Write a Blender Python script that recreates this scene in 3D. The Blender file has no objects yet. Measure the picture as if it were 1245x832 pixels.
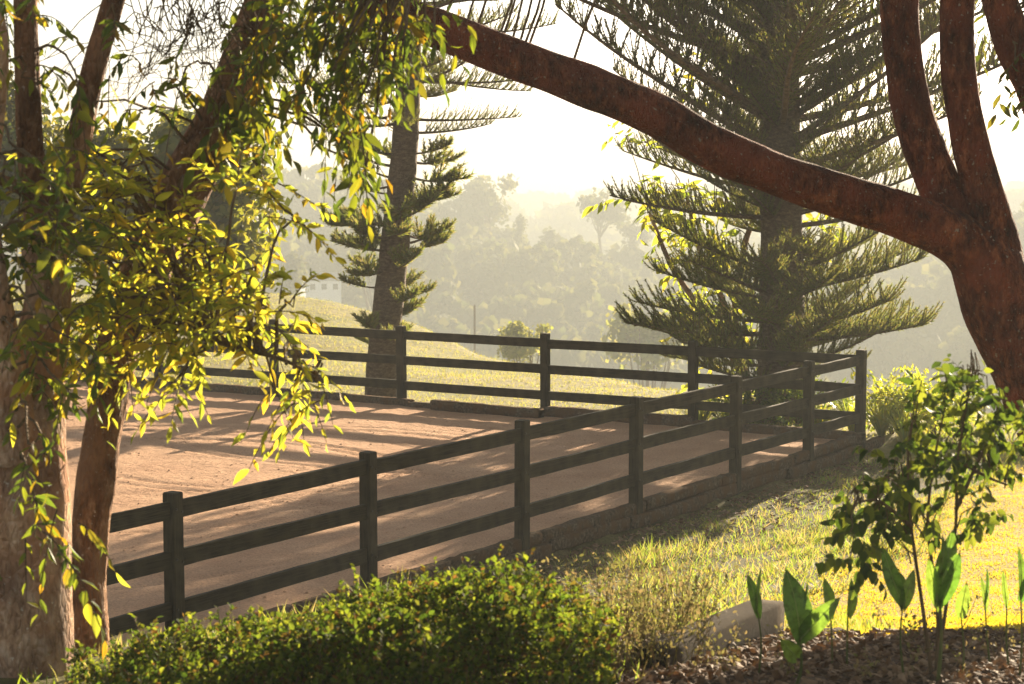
import bpy, math, numpy as np
from mathutils import Vector, Matrix, Quaternion
R = math.radians
rng = np.random.default_rng(11)
scene = bpy.context.scene
C = scene.collection

# ------------------------------------------------------------------ camera, world, sun, exposure
CAMZ, PITCH, F = 4.0, 0.0880, 2429.0
SUN_AZ, SUN_EL = 26.5, 11.5
cam = bpy.data.cameras.new('camera'); camo = bpy.data.objects.new('camera', cam); C.objects.link(camo)
camo.location = (0, 0, CAMZ); camo.rotation_euler = (math.pi/2 - PITCH, 0, 0)
cam.sensor_width = 36; cam.lens = 36*F/1245.0; cam.clip_end = 4000; cam.clip_start = .1
cam.dof.use_dof = True; cam.dof.focus_distance = 21; cam.dof.aperture_fstop = 5.6
scene.camera = camo
w = bpy.data.worlds.new('World'); scene.world = w; w.use_nodes = True
nt = w.node_tree; bg = nt.nodes['Background']
sky = nt.nodes.new('ShaderNodeTexSky'); sky.sky_type = 'NISHITA'; sky.sun_disc = False
sky.sun_elevation = R(SUN_EL); sky.sun_rotation = R(SUN_AZ); sky.air_density = 1.0; sky.dust_density = 1.5; sky.ozone_density = 1.0
bw = nt.nodes.new('ShaderNodeRGBToBW'); mxs = nt.nodes.new('ShaderNodeMix'); mxs.data_type = 'RGBA'; mxs.inputs[0].default_value = .6   # hazy air pales the sky colour
nt.links.new(sky.outputs[0], bw.inputs[0]); nt.links.new(sky.outputs[0], mxs.inputs[6]); nt.links.new(bw.outputs[0], mxs.inputs[7]); nt.links.new(mxs.outputs[2], bg.inputs[0]); bg.inputs[1].default_value = 0.05
sun = bpy.data.lights.new('sun', 'SUN'); suno = bpy.data.objects.new('sun', sun); C.objects.link(suno)
sun.energy = 5.0; sun.angle = R(.6); sun.color = (1, .82, .58)
sd = Vector((math.sin(R(SUN_AZ))*math.cos(R(SUN_EL)), math.cos(R(SUN_AZ))*math.cos(R(SUN_EL)), math.sin(R(SUN_EL))))
suno.rotation_euler = sd.to_track_quat('Z', 'Y').to_euler()
scene.view_settings.view_transform = 'Standard'; scene.view_settings.look = 'None'
scene.view_settings.exposure = 2.2; scene.view_settings.gamma = 1
scene.render.engine = 'CYCLES'
cy = scene.cycles
cy.use_denoising = True; cy.max_bounces = 6; cy.diffuse_bounces = 3; cy.transmission_bounces = 4; cy.volume_bounces = 1
cy.transparent_max_bounces = 4; cy.use_adaptive_sampling = True; cy.sample_clamp_indirect = 4
HAZE_DENSITY = .00155

# ------------------------------------------------------------------ helpers
cp, sp_ = math.cos(PITCH), math.sin(PITCH)
def P(px, py, Y):                                   # a point of the place seen at (px,py) at distance Y
    x = (px-622.5)/F; v = (416-py)/F; k = Y/(cp+v*sp_)
    return np.array((x*k, Y, CAMZ+(-sp_+v*cp)*k))
def tag(o, label=None, cat=None, group=None, kind=None):
    if label: o['label'] = label
    if cat: o['category'] = cat
    if group: o['group'] = group
    if kind: o['kind'] = kind
    return o
def empty(name, loc, label=None, cat=None, group=None, rz=0):
    o = bpy.data.objects.new(name, None); C.objects.link(o); o.location = tuple(loc); o.rotation_euler = (0, 0, rz)
    o.empty_display_size = .2
    return tag(o, label, cat, group)
def mesh_np(name, V, faces, mats=None, smooth=False):
    """faces: list of (array(n,k), material index)"""
    me = bpy.data.meshes.new(name)
    faces = [(np.asarray(f), m) for f, m in faces if len(f)]
    nl = sum(f.size for f, m in faces); npoly = sum(len(f) for f, m in faces)
    me.vertices.add(len(V)); me.vertices.foreach_set('co', np.asarray(V, dtype=np.float32).ravel())
    me.loops.add(nl); me.loops.foreach_set('vertex_index', np.concatenate([f.ravel() for f, m in faces]).astype(np.int32))
    tot = np.concatenate([np.full(len(f), f.shape[1]) for f, m in faces]).astype(np.int32)
    me.polygons.add(npoly)
    me.polygons.foreach_set('loop_start', (np.cumsum(tot)-tot).astype(np.int32))
    me.polygons.foreach_set('material_index', np.concatenate([np.full(len(f), m) for f, m in faces]).astype(np.int32))
    me.polygons.foreach_set('use_smooth', np.full(npoly, smooth))
    for m in (mats or []): me.materials.append(m)
    me.update(calc_edges=True); me.validate()
    return me
class MB:
    def __init__(s): s.V = []; s.F = []; s.n = 0
    def add(s, V, F, m=0):
        V = np.asarray(V, float).reshape(-1, 3)
        if not isinstance(F, list) or (len(F) and np.isscalar(F[0][0])): F = [F]
        for f in F:
            f = np.asarray(f)
            if f.ndim == 1: f = f[None]
            s.F.append((f+s.n, m))
        s.V.append(V); s.n += len(V); return s
    def mesh(s, name, mats, smooth=False): 
        return mesh_np(name, np.concatenate(s.V), s.F, mats if isinstance(mats, list) else [mats], smooth)
    def build(s, name, mats, parent=None, smooth=False, loc=None, kind=None):
        return link(name, s.mesh(name, mats, smooth), parent, loc, kind)
def link(name, me, parent=None, loc=None, kind=None):
    o = bpy.data.objects.new(name, me); C.objects.link(o)
    if loc is not None: o.location = tuple(loc)
    if parent is not None: o.parent = parent
    if kind: o['kind'] = kind
    return o
QB = [[0,1,3,2],[4,6,7,5],[0,4,5,1],[2,3,7,6],[0,2,6,4],[1,5,7,3]]
def box(mb, a, b, mat=None, m=0):                   # a,b corners ; mat optional 4x4
    V = np.array([[x, y, z] for x in (a[0], b[0]) for y in (a[1], b[1]) for z in (a[2], b[2])], float)
    if mat is not None: V = V@np.array(mat)[:3, :3].T + np.array(mat)[:3, 3]
    mb.add(V, np.array(QB), m)
def bevbox(mb, L, W, H, mat=None, bev=.008, m=0, segs=1, jit=0):
    """box from -L/2..L/2 etc with chamfered long edges (octagon section), cut in segs along X"""
    w_, h_ = W/2, H/2; b = bev
    sec = np.array([(-w_+b, -h_), (w_-b, -h_), (w_, -h_+b), (w_, h_-b), (w_-b, h_), (-w_+b, h_), (-w_, h_-b), (-w_, -h_+b)])
    xs = [-L/2, -L/2+b]+list(np.linspace(-L/2, L/2, segs+1)[1:-1])+[L/2-b, L/2]
    V = []
    for i, x in enumerate(xs):
        s = sec.copy()
        if i in (0, len(xs)-1): s = s*np.array([(w_-b)/w_, (h_-b)/h_])
        s = s + rng.normal(0, 1, s.shape)*jit
        V += [(x, p[0], p[1]) for p in s]
    F4 = []
    n = len(xs)
    for i in range(n-1):
        for k in range(8): F4.append((i*8+k, (i+1)*8+k, (i+1)*8+(k+1) % 8, i*8+(k+1) % 8))
    V = np.array(V)
    if mat is not None: V = V@np.array(mat)[:3, :3].T + np.array(mat)[:3, 3]
    mb.add(V, [np.array(F4), np.array([list(range(7, -1, -1)), list(range((n-1)*8, n*8))])], m)
def catmull(pts, per=4):
    p = np.asarray(pts, float); q = np.vstack([2*p[0]-p[1], p, 2*p[-1]-p[-2]]); out = []
    for i in range(1, len(q)-2):
        for t in np.arange(per)/per:
            out.append(.5*((2*q[i])+(-q[i-1]+q[i+1])*t+(2*q[i-1]-5*q[i]+4*q[i+1]-q[i+2])*t*t+(-q[i-1]+3*q[i]-3*q[i+1]+q[i+2])*t**3))
    out.append(p[-1]); return np.array(out)
def tube(mb, pts, rad, sides=8, m=0, rough=0, cap=True):
    p = np.asarray(pts, float); n = len(p); rad = np.broadcast_to(np.asarray(rad, float), (n,))
    t = np.gradient(p, axis=0); t /= np.linalg.norm(t, axis=1)[:, None]+1e-9
    ref = np.array((0, 1., 0)) if abs(t[0][1]) < .8 else np.array((1., 0, 0))
    a = np.cross(t, ref); a /= np.linalg.norm(a, axis=1)[:, None]+1e-9; b = np.cross(t, a)
    th = np.arange(sides)/sides*2*np.pi
    rr = rad[:, None]*np.ones((1, sides))
    if rough and sides > 14:
        th_ = th[None, :]; sl = np.concatenate([[0], np.cumsum(np.linalg.norm(np.diff(p, axis=0), axis=1))])[:, None]; sd0 = int(abs(p[0, 0]*100)) % 97
        wav = lambda fa, fs, k: vnoise(np.abs(((th_/3.14159)-1))*fa+0*sl+k+.3*np.sin(th_+k), sl*fs+0*th_+k*3.7, sd0+k)
        rr = rr*(1+rough*(1.6*wav(3, 3.0, 1)+1.1*wav(9, 5, 2)))+rough*.30*(wav(22, 12, 3))*.12+rough*.16*wav(44, 26, 4)*.12
    elif rough:
        base = rng.normal(0, 1, (n, sides)); sm = (base+np.roll(base, 1, 1)*.5+np.roll(base, 1, 0)*.8)/1.6
        rr = rr*(1+rough*sm)
    V = p[:, None]+rr[..., None]*(np.cos(th)[None, :, None]*a[:, None]+np.sin(th)[None, :, None]*b[:, None])
    i = np.arange(n-1)[:, None]*sides; k = np.arange(sides)[None]; k2 = (k+1) % sides
    Fq = np.stack([i+k, i+k2, i+sides+k2, i+sides+k], -1).reshape(-1, 4)
    Fs = [Fq]
    if cap: Fs.append(np.array([list(range((n-1)*sides, n*sides))])); Fs.append(np.array([list(range(sides-1, -1, -1))]))
    mb.add(V.reshape(-1, 3), Fs, m)
def unit(v): return v/(np.linalg.norm(v, axis=-1, keepdims=True)+1e-9)
def frames(d, up):
    x = unit(d); y = unit(np.cross(up, x)); z = np.cross(x, y); return x, y, z
def scatter(mb, TV, TF, pos, d, up, sc, m=0, wsc=1.0):
    """template (x along leaf, y across, z normal) placed at pos"""
    x, y, z = frames(d, up); TV = np.asarray(TV, float); TF = [np.asarray(f) for f in TF]
    sc = np.broadcast_to(np.asarray(sc, float), (len(pos),))[:, None, None]
    ws = np.broadcast_to(np.asarray(wsc, float), (len(pos),))[:, None, None]
    V = pos[:, None]+sc*(TV[None, :, 0:1]*x[:, None]+ws*TV[None, :, 1:2]*y[:, None]+TV[None, :, 2:3]*z[:, None])
    off = (np.arange(len(pos))*len(TV))[:, None, None]
    for f in TF: mb.F.append(((f[None]+off).reshape(-1, f.shape[1])+mb.n, m))
    mb.V.append(V.reshape(-1, 3)); mb.n += len(pos)*len(TV)
LEAF = (np.array([(0,0,0),(.45,.17,.05),(.5,0,-.02),(.45,-.17,.05),(1,0,-.08)]), [np.array([(0,2,4,1),(0,3,4,2)])])
LEAFR = (np.array([(0,0,0),(.3,.30,.05),(.5,0,-.02),(.3,-.30,.05),(.7,.24,.02),(.7,-.24,.02),(1,0,-.1)]), [np.array([(0,2,4,1),(0,3,5,2)]), np.array([(2,6,4),(2,5,6)])])
NEEDLE = (np.array([(0,.5,0),(0,-.5,0),(1,0,0)]), [np.array([(0,1,2)])])
LEAF = (np.array([(0,0,0),(.22,.12,.03),(.58,.15,.05),(1,0,-.1),(.58,-.15,.05),(.22,-.12,.03),(.5,0,-.02)]), [np.array([(0,6,2,1),(0,5,4,6)]), np.array([(6,3,2),(6,4,3)])])
QUAD = (np.array([(-.5,-.42,0),(.45,-.5,.12),(.5,.4,0),(-.42,.5,-.1)]), [np.array([(0,1,2,3)])])
def fine_leaf(name, mat, wid=.17, droop=.14, round_=False):
    xs = np.array([0, .12, .3, .5, .7, .87, 1.0])
    wd = np.array([.06, .55, .95, 1., .75, .35, 0.02])*wid if not round_ else np.array([.05, .75, 1., .95, .72, .35, .02])*wid
    V = []; 
    for x, ww in zip(xs, wd):
        z = -droop*x*x
        V += [(x, ww, z+ww*.35), (x, 0, z), (x, -ww, z+ww*.3)]
    Fq = []
    for i in range(len(xs)-1):
        a = i*3; Fq += [(a, a+1, a+4, a+3), (a+1, a+2, a+5, a+4)]
    return mesh_np(name, np.array(V), [(np.array(Fq), 0)], [mat], True)
def vnoise(x, y, seed=0):
    r = np.random.default_rng(seed); T = r.random((256, 256))
    xi = np.floor(x).astype(int); yi = np.floor(y).astype(int); fx = x-xi; fy = y-yi
    fx = fx*fx*(3-2*fx); fy = fy*fy*(3-2*fy); g = lambda a, b: T[a & 255, b & 255]
    return (g(xi, yi)*(1-fx)+g(xi+1, yi)*fx)*(1-fy)+(g(xi, yi+1)*(1-fx)+g(xi+1, yi+1)*fx)*fy-.5
def fbm(x, y, seed=0, o=4): return sum(vnoise(x*2**i+i*7.3, y*2**i+i*3.1, seed+i)/2**i for i in range(o))
def sst(x): x = np.clip(x, 0, 1); return x*x*(3-2*x)

# ------------------------------------------------------------------ materials
def newmat(name):
    m = bpy.data.materials.new(name); m.use_nodes = True; n = m.node_tree; return m, n, n.nodes['Principled BSDF']
def N(n, t, **kw):
    o = n.nodes.new(t)
    for k, v in kw.items():
        if k in o.inputs: o.inputs[k].default_value = v
        else: setattr(o, k, v)
    return o
def ramp(n, fac, stops):
    r = n.nodes.new('ShaderNodeValToRGB'); e = r.color_ramp.elements
    while len(e) < len(stops): e.new(.5)
    for el, (p, c) in zip(e, stops): el.position = p; el.color = (*c, 1)
    n.links.new(fac, r.inputs[0]); return r
def mixc(n, fac, a, b, mode='MIX'):
    x = n.nodes.new('ShaderNodeMix'); x.data_type = 'RGBA'; x.blend_type = mode
    for s, v in ((x.inputs[0], fac), (x.inputs[6], a), (x.inputs[7], b)):
        if hasattr(v, 'links') or isinstance(v, bpy.types.NodeSocket): n.links.new(v, s)
        else: s.default_value = v if not isinstance(v, tuple) else (*v, 1)
    return x.outputs[2]
def leafmat(name, cols, trans, tw=.5, rough=.5, spec=.4, vary=0):
    """cols: dark..light ramp for random per island; trans: translucent colours"""
    m, n, b = newmat(name); L = n.links.new
    geo = N(n, 'ShaderNodeNewGeometry'); oi = N(n, 'ShaderNodeObjectInfo')
    ad = N(n, 'ShaderNodeMath', operation='ADD'); L(geo.outputs['Random Per Island'], ad.inputs[0]); L(oi.outputs['Random'], ad.inputs[1])
    fr = N(n, 'ShaderNodeMath', operation='FRACT'); L(ad.outputs[0], fr.inputs[0])
    k = len(cols)
    r1 = ramp(n, fr.outputs[0], [(i/(k-1), c) for i, c in enumerate(cols)])
    r2 = ramp(n, fr.outputs[0], [(i/(len(trans)-1), c) for i, c in enumerate(trans)])
    if vary:
        tc = N(n, 'ShaderNodeTexCoord'); nz = N(n, 'ShaderNodeTexNoise', Scale=vary, Detail=5.0, Roughness=.7); L(tc.outputs['Object'], nz.inputs[0]); rz = ramp(n, nz.outputs[0], [(.32, (.5, .42, .3)), (.5, (.95, .95, .95)), (.7, (1.25, 1.2, 1.1))])
        r1 = mixc(n, 1.0, r1.outputs[0], rz.outputs[0], 'MULTIPLY').node; r2 = mixc(n, 1.0, r2.outputs[0], rz.outputs[0], 'MULTIPLY').node
        r1.outputs[2].name; o1, o2 = r1.outputs[2], r2.outputs[2]
    else: o1, o2 = r1.outputs[0], r2.outputs[0]
    L(o1, b.inputs['Base Color']); b.inputs['Roughness'].default_value = rough; b.inputs['Specular IOR Level'].default_value = spec
    t = N(n, 'ShaderNodeBsdfTranslucent'); L(o2, t.inputs[0])
    mx = N(n, 'ShaderNodeMixShader'); mx.inputs[0].default_value = tw
    L(b.outputs[0], mx.inputs[1]); L(t.outputs[0], mx.inputs[2]); L(mx.outputs[0], n.nodes['Material Output'].inputs[0])
    return m
def barkmat(name, cols, scale=14, stretch=.25, bump=.6, dist=.02, patch=None, lichen=None):
    m, n, b = newmat(name); L = n.links.new
    tc = N(n, 'ShaderNodeTexCoord'); mp = N(n, 'ShaderNodeMapping'); L(tc.outputs['Object'], mp.inputs[0]); mp.inputs['Scale'].default_value = (1, 1, stretch)
    n1 = N(n, 'ShaderNodeTexNoise', Scale=scale, Detail=8.0, Roughness=.7); L(mp.outputs[0], n1.inputs[0])
    n2 = N(n, 'ShaderNodeTexNoise', Scale=scale*.22, Detail=4.0); L(tc.outputs['Object'], n2.inputs[0])
    vo = N(n, 'ShaderNodeTexVoronoi', Scale=scale*2.2, feature='DISTANCE_TO_EDGE'); L(mp.outputs[0], vo.inputs[0])
    r1 = ramp(n, n1.outputs[0], [(.3, cols[0]), (.5, cols[1]), (.68, cols[2])])
    c = r1.outputs[0]
    if patch:
        r2 = ramp(n, n2.outputs[0], [(.45, (0, 0, 0)), (.62, (1, 1, 1))]); c = mixc(n, r2.outputs[0], c, patch)
    if lichen:
        n3 = N(n, 'ShaderNodeTexNoise', Scale=38.0, Detail=3.0, Roughness=.5); L(tc.outputs['Object'], n3.inputs[0]); r3 = ramp(n, n3.outputs[0], [(.66, (0, 0, 0)), (.70, (1, 1, 1))]); c = mixc(n, r3.outputs[0], c, lichen)
        n4 = N(n, 'ShaderNodeTexNoise', Scale=3.0, Detail=5.0); L(tc.outputs['Object'], n4.inputs[0]); r4 = ramp(n, n4.outputs[0], [(.35, (.55, .5, .5)), (.65, (1.35, 1.3, 1.25))]); c = mixc(n, 1.0, c, r4.outputs[0], 'MULTIPLY')
    L(c, b.inputs['Base Color']); b.inputs['Roughness'].default_value = .9; b.inputs['Specular IOR Level'].default_value = .2
    vr = ramp(n, vo.outputs[0], [(0, (0, 0, 0)), (.25, (1, 1, 1))])
    ad = N(n, 'ShaderNodeMath', operation='MULTIPLY_ADD'); L(vr.outputs[0], ad.inputs[0]); ad.inputs[1].default_value = .4; L(n1.outputs[0], ad.inputs[2])
    bp = N(n, 'ShaderNodeBump', Strength=bump, Distance=dist); L(ad.outputs[0], bp.inputs['Height']); L(bp.outputs[0], b.inputs['Normal'])
    return m
M = {}
M['leaf_gold'] = leafmat('leaf_gold', [(.10,.13,.015), (.16,.17,.02), (.22,.17,.02), (.07,.10,.015)], [(.36,.42,.04), (.62,.56,.04), (.46,.46,.04), (.85,.58,.04), (.26,.36,.04), (.50,.52,.04)], .62, .6, .25)
M['leaf_dark'] = leafmat('leaf_dark', [(.035,.055,.012), (.06,.075,.015), (.09,.09,.015)], [(.10,.15,.012), (.18,.20,.015), (.30,.24,.02)], .35, .6, .25)
M['leaf_mix'] = leafmat('leaf_mix', [(.04,.065,.015), (.06,.09,.02), (.09,.11,.02), (.05,.07,.015), (.10,.10,.02), (.20,.11,.01)], [(.10,.16,.02), (.22,.30,.02), (.32,.36,.02), (.12,.18,.02), (.40,.38,.02), (.6,.34,.02)], .42, .6, .25)
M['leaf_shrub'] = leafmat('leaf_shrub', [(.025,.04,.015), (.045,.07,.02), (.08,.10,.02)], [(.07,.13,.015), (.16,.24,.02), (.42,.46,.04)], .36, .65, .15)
M['leaf_hedge'] = leafmat('leaf_hedge', [(.018,.030,.006), (.04,.066,.010), (.065,.095,.012), (.13,.13,.02), (.05,.08,.01), (.10,.05,.02)], [(.07,.13,.012), (.17,.25,.02), (.36,.40,.03), (.15,.22,.02), (.3,.14,.03)], .42, .75, .08)
M['leaf_ginger'] = leafmat('leaf_ginger', [(.06,.12,.02), (.10,.18,.03)], [(.14,.30,.03), (.30,.44,.05)], .45, .4, .4, 26.0)
M['needle'] = leafmat('needle', [(.04,.07,.02), (.07,.10,.025), (.12,.11,.04), (.05,.09,.02)], [(.18,.24,.04), (.3,.32,.05), (.42,.32,.10), (.2,.3,.04)], .45, .6, .2)
M['far_leaf'] = leafmat('far_leaf', [(.045,.065,.02), (.07,.085,.025), (.10,.10,.03)], [(.12,.15,.03), (.2,.2,.04), (.25,.22,.05)], .35, .8, .1)
M['bush_leaf'] = leafmat('bush_leaf', [(.06,.08,.015), (.09,.11,.02), (.13,.13,.02)], [(.22,.26,.02), (.35,.34,.03), (.5,.42,.03)], .45, .6, .2)
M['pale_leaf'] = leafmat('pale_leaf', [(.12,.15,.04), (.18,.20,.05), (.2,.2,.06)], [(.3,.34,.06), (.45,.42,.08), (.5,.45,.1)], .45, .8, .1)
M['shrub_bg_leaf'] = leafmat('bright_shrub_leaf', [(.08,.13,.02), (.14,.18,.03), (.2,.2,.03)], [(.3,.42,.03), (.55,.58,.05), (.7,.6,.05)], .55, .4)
M['grass_lawn'] = leafmat('lawn_blade', [(.12,.14,.015), (.18,.18,.02), (.22,.18,.03)], [(.52,.44,.02), (.68,.50,.03), (.72,.48,.04)], .55, .6, .2)
M['grass_rough'] = leafmat('rough_grass', [(.08,.12,.02), (.13,.15,.03), (.22,.15,.06), (.08,.14,.02)], [(.26,.4,.03), (.45,.45,.04), (.5,.35,.14), (.28,.48,.04)], .5, .6, .2)
M['grass_pale'] = leafmat('pasture_blade', [(.16,.18,.04), (.22,.20,.06), (.26,.22,.09)], [(.4,.42,.08), (.5,.42,.12)], .45, .7, .1)
M['bark_pale'] = barkmat('pale_trunk_bark', [(.14,.075,.045), (.42,.27,.17), (.66,.50,.37)], 16, .45, 1, .035, (.38,.20,.11), (.6,.52,.42))
M['bark_brown'] = barkmat('brown_trunk_bark', [(.05,.022,.010), (.22,.11,.05), (.46,.30,.18)], 18, .4, 1, .04, (.30,.17,.09), (.5,.42,.33))
M['bark_red'] = barkmat('red_brown_bark', [(.018,.006,.004), (.13,.034,.014), (.34,.12,.05)], 20, .4, 1, .04, (.19,.048,.022), (.30,.24,.18))
M['bark_pine'] = barkmat('pine_bark', [(.05,.035,.025), (.14,.095,.06), (.26,.19,.12)], 12, 2.2, 1, .03)
M['twig'] = barkmat('twig_bark', [(.05,.03,.02), (.12,.08,.04), (.2,.13,.07)], 20)
M['stem_green'] = barkmat('green_stem', [(.06,.08,.02), (.10,.12,.03), (.15,.14,.05)], 20)
M['rib'] = barkmat('leaf_midrib', [(.16,.22,.05), (.24,.30,.08), (.3,.34,.1)], 20)
M['concrete'] = barkmat('weathered_concrete', [(.04,.034,.025), (.07,.058,.045), (.10,.085,.065)], 40, 1, .6, .006, (.07,.055,.04))
M['sleeper'] = barkmat('weathered_sleeper', [(.035,.028,.02), (.11,.08,.055), (.24,.18,.12)], 26, 1, 1, .02, (.13,.075,.04))
for k_ in ('concrete', 'sleeper'): M[k_].node_tree.nodes['Principled BSDF'].inputs['Specular IOR Level'].default_value = .02; M[k_].node_tree.nodes['Principled BSDF'].inputs['Roughness'].default_value = 1
def paint():
    m, n, b = newmat('dark_stained_timber'); L = n.links.new
    tc = N(n, 'ShaderNodeTexCoord'); oi = N(n, 'ShaderNodeObjectInfo'); va = N(n, 'ShaderNodeVectorMath', operation='ADD'); L(tc.outputs['Object'], va.inputs[0]); L(oi.outputs['Location'], va.inputs[1]); mp = N(n, 'ShaderNodeMapping'); L(va.outputs[0], mp.inputs[0]); mp.inputs['Scale'].default_value = (1.2, 30, 30)
    n1 = N(n, 'ShaderNodeTexNoise', Scale=3.0, Detail=6.0); L(mp.outputs[0], n1.inputs[0])
    n2 = N(n, 'ShaderNodeTexNoise', Scale=5.0, Detail=5.0); L(tc.outputs['Object'], n2.inputs[0])
    r = ramp(n, n1.outputs[0], [(.35, (.010,.008,.004)), (.62, (.040,.032,.017))]); r2 = ramp(n, n2.outputs[0], [(.4, (0,0,0)), (.75, (1,1,1))])
    c = mixc(n, r2.outputs[0], r.outputs[0], (.060,.048,.027))
    L(c, b.inputs['Base Color']); b.inputs['Roughness'].default_value = .85; b.inputs['Specular IOR Level'].default_value = .12
    bp = N(n, 'ShaderNodeBump', Strength=.8, Distance=.006); L(n1.outputs[0], bp.inputs['Height']); L(bp.outputs[0], b.inputs['Normal'])
    return m
M['paint'] = paint()
m_, n_, b_ = newmat('dark_steel'); b_.inputs['Base Color'].default_value = (.05,.045,.04,1); b_.inputs['Metallic'].default_value = .8; b_.inputs['Roughness'].default_value = .5; M['steel'] = m_
def simple(name, c, r=.8, sc=6, amt=.25, bump=.2):
    m, n, b = newmat(name); L = n.links.new; tc = N(n, 'ShaderNodeTexCoord')
    n1 = N(n, 'ShaderNodeTexNoise', Scale=sc, Detail=6.0); L(tc.outputs['Object'], n1.inputs[0])
    rr = ramp(n, n1.outputs[0], [(.3, tuple(x*(1-amt) for x in c)), (.7, tuple(min(1, x*(1+amt)) for x in c))]); L(rr.outputs[0], b.inputs['Base Color']); b.inputs['Roughness'].default_value = r
    bp = N(n, 'ShaderNodeBump', Strength=bump, Distance=.01); L(n1.outputs[0], bp.inputs['Height']); L(bp.outputs[0], b.inputs['Normal'])
    return m
M['white_wall'] = simple('white_wall', (.85,.86,.86)); M['roof_grey'] = simple('grey_roof', (.22,.22,.22)); M['glass'] = simple('dark_window', (.03,.035,.04), .15)
M['chip'] = leafmat('bark_mulch', [(.06,.035,.02), (.13,.07,.035), (.22,.13,.07), (.30,.20,.12)], [(.1,.05,.02), (.2,.1,.04)], .12, .8, .2)
M['weed'] = leafmat('dry_weed', [(.09,.10,.03), (.14,.12,.05), (.2,.13,.08)], [(.2,.2,.05), (.3,.22,.09)], .4, .7, .1)
def sandmat():
    m, n, b = newmat('arena_sand'); L = n.links.new; tc = N(n, 'ShaderNodeTexCoord')
    n1 = N(n, 'ShaderNodeTexNoise', Scale=1.2, Detail=6.0, Roughness=.6); n2 = N(n, 'ShaderNodeTexNoise', Scale=38.0, Detail=6.0, Roughness=.8); n3 = N(n, 'ShaderNodeTexNoise', Scale=10.0, Detail=5.0)
    for k in (n1, n2, n3): L(tc.outputs['Object'], k.inputs[0])
    r = ramp(n, n1.outputs[0], [(.3, (.46,.265,.155)), (.7, (.60,.37,.225))]); r2 = ramp(n, n2.outputs[0], [(.3, (.45,.42,.40)), (.52, (1,1,1)), (.75, (1.3,1.25,1.2))])
    c = mixc(n, 1.0, r.outputs[0], r2.outputs[0], 'MULTIPLY'); L(c, b.inputs['Base Color']); b.inputs['Roughness'].default_value = .95; b.inputs['Specular IOR Level'].default_value = .1
    ad = N(n, 'ShaderNodeMath', operation='MULTIPLY_ADD'); L(n3.outputs[0], ad.inputs[0]); ad.inputs[1].default_value = 2.2; L(n2.outputs[0], ad.inputs[2])
    bp = N(n, 'ShaderNodeBump', Strength=.8, Distance=.016); L(ad.outputs[0], bp.inputs['Height']); L(bp.outputs[0], b.inputs['Normal'])
    return m
M['sand'] = sandmat()
def groundmat(name, stops, sc=1.5, fine=30, bump=.5, dist=.03):
    m, n, b = newmat(name); L = n.links.new; tc = N(n, 'ShaderNodeTexCoord')
    n1 = N(n, 'ShaderNodeTexNoise', Scale=sc, Detail=8.0, Roughness=.65); n2 = N(n, 'ShaderNodeTexNoise', Scale=fine, Detail=5.0)
    for k in (n1, n2): L(tc.outputs['Object'], k.inputs[0])
    r = ramp(n, n1.outputs[0], stops); r2 = ramp(n, n2.outputs[0], [(.3, (.6,.6,.6)), (.7, (1.25,1.25,1.25))])
    c = mixc(n, 1.0, r.outputs[0], r2.outputs[0], 'MULTIPLY'); L(c, b.inputs['Base Color']); b.inputs['Roughness'].default_value = .95; b.inputs['Specular IOR Level'].default_value = .1
    bp = N(n, 'ShaderNodeBump', Strength=bump, Distance=dist); L(n2.outputs[0], bp.inputs['Height']); L(bp.outputs[0], b.inputs['Normal'])
    return m
M['g_lawn'] = groundmat('lawn_ground', [(.3, (.26,.21,.03)), (.55, (.34,.25,.04)), (.8, (.38,.25,.06))])
M['g_bank'] = groundmat('bank_soil_and_grass', [(.3, (.07,.055,.025)), (.5, (.11,.10,.03)), (.7, (.15,.11,.05))])
M['g_past'] = groundmat('pasture_ground', [(.3, (.17,.17,.05)), (.55, (.24,.21,.08)), (.8, (.28,.23,.11))], .5, 6)
M['g_bed'] = groundmat('bed_soil', [(.3, (.05,.03,.02)), (.6, (.1,.06,.035))], 4, 40)
M['g_hill'] = groundmat('hill_ground', [(.3, (.06,.07,.02)), (.6, (.10,.10,.03))], .05, .6)

# ------------------------------------------------------------------ terrain
CX, CY, FA = 5.11, 29.095, .555
dn = np.array((-math.sin(FA), -math.cos(FA))); df = np.array((-math.cos(FA), math.sin(FA)))
def A(s, t, z=0.0):                                 # point in arena axes: s back along the near fence, t along the far fence
    return np.array((CX+dn[0]*s+df[0]*t, CY+dn[1]*s+df[1]*t, z))
def st(X, Y): return (X-CX)*dn[0]+(Y-CY)*dn[1], (X-CX)*df[0]+(Y-CY)*df[1]
skyA = ([-400, 250, 330, 380, 430, 480, 560, 620, 680, 740, 820, 900, 1000, 1100, 1245, 1700], [215, 215, 216, 212, 222, 240, 262, 285, 305, 310, 315, 325, 318, 300, 262, 240])
skyB = ([-400, 500, 600, 640, 690, 740, 800, 900, 1000, 1120, 1245, 1700], [240, 245, 258, 276, 262, 270, 285, 280, 270, 262, 248, 245])
skyC = ([-400, 500, 620, 690, 800, 1000, 1200, 1700], [225, 238, 238, 246, 240, 235, 232, 230])
def zsky(px, tab, D, th): return CAMZ-(np.interp(px, *tab)-202)/F*D-th
edgeX = ([-60, -20, -7, -2.9, .77, 2.9, 5.5, 8, 14, 60], [80, 72, 62, 58, 49, 41, 36, 32.5, 30, 28])
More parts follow.
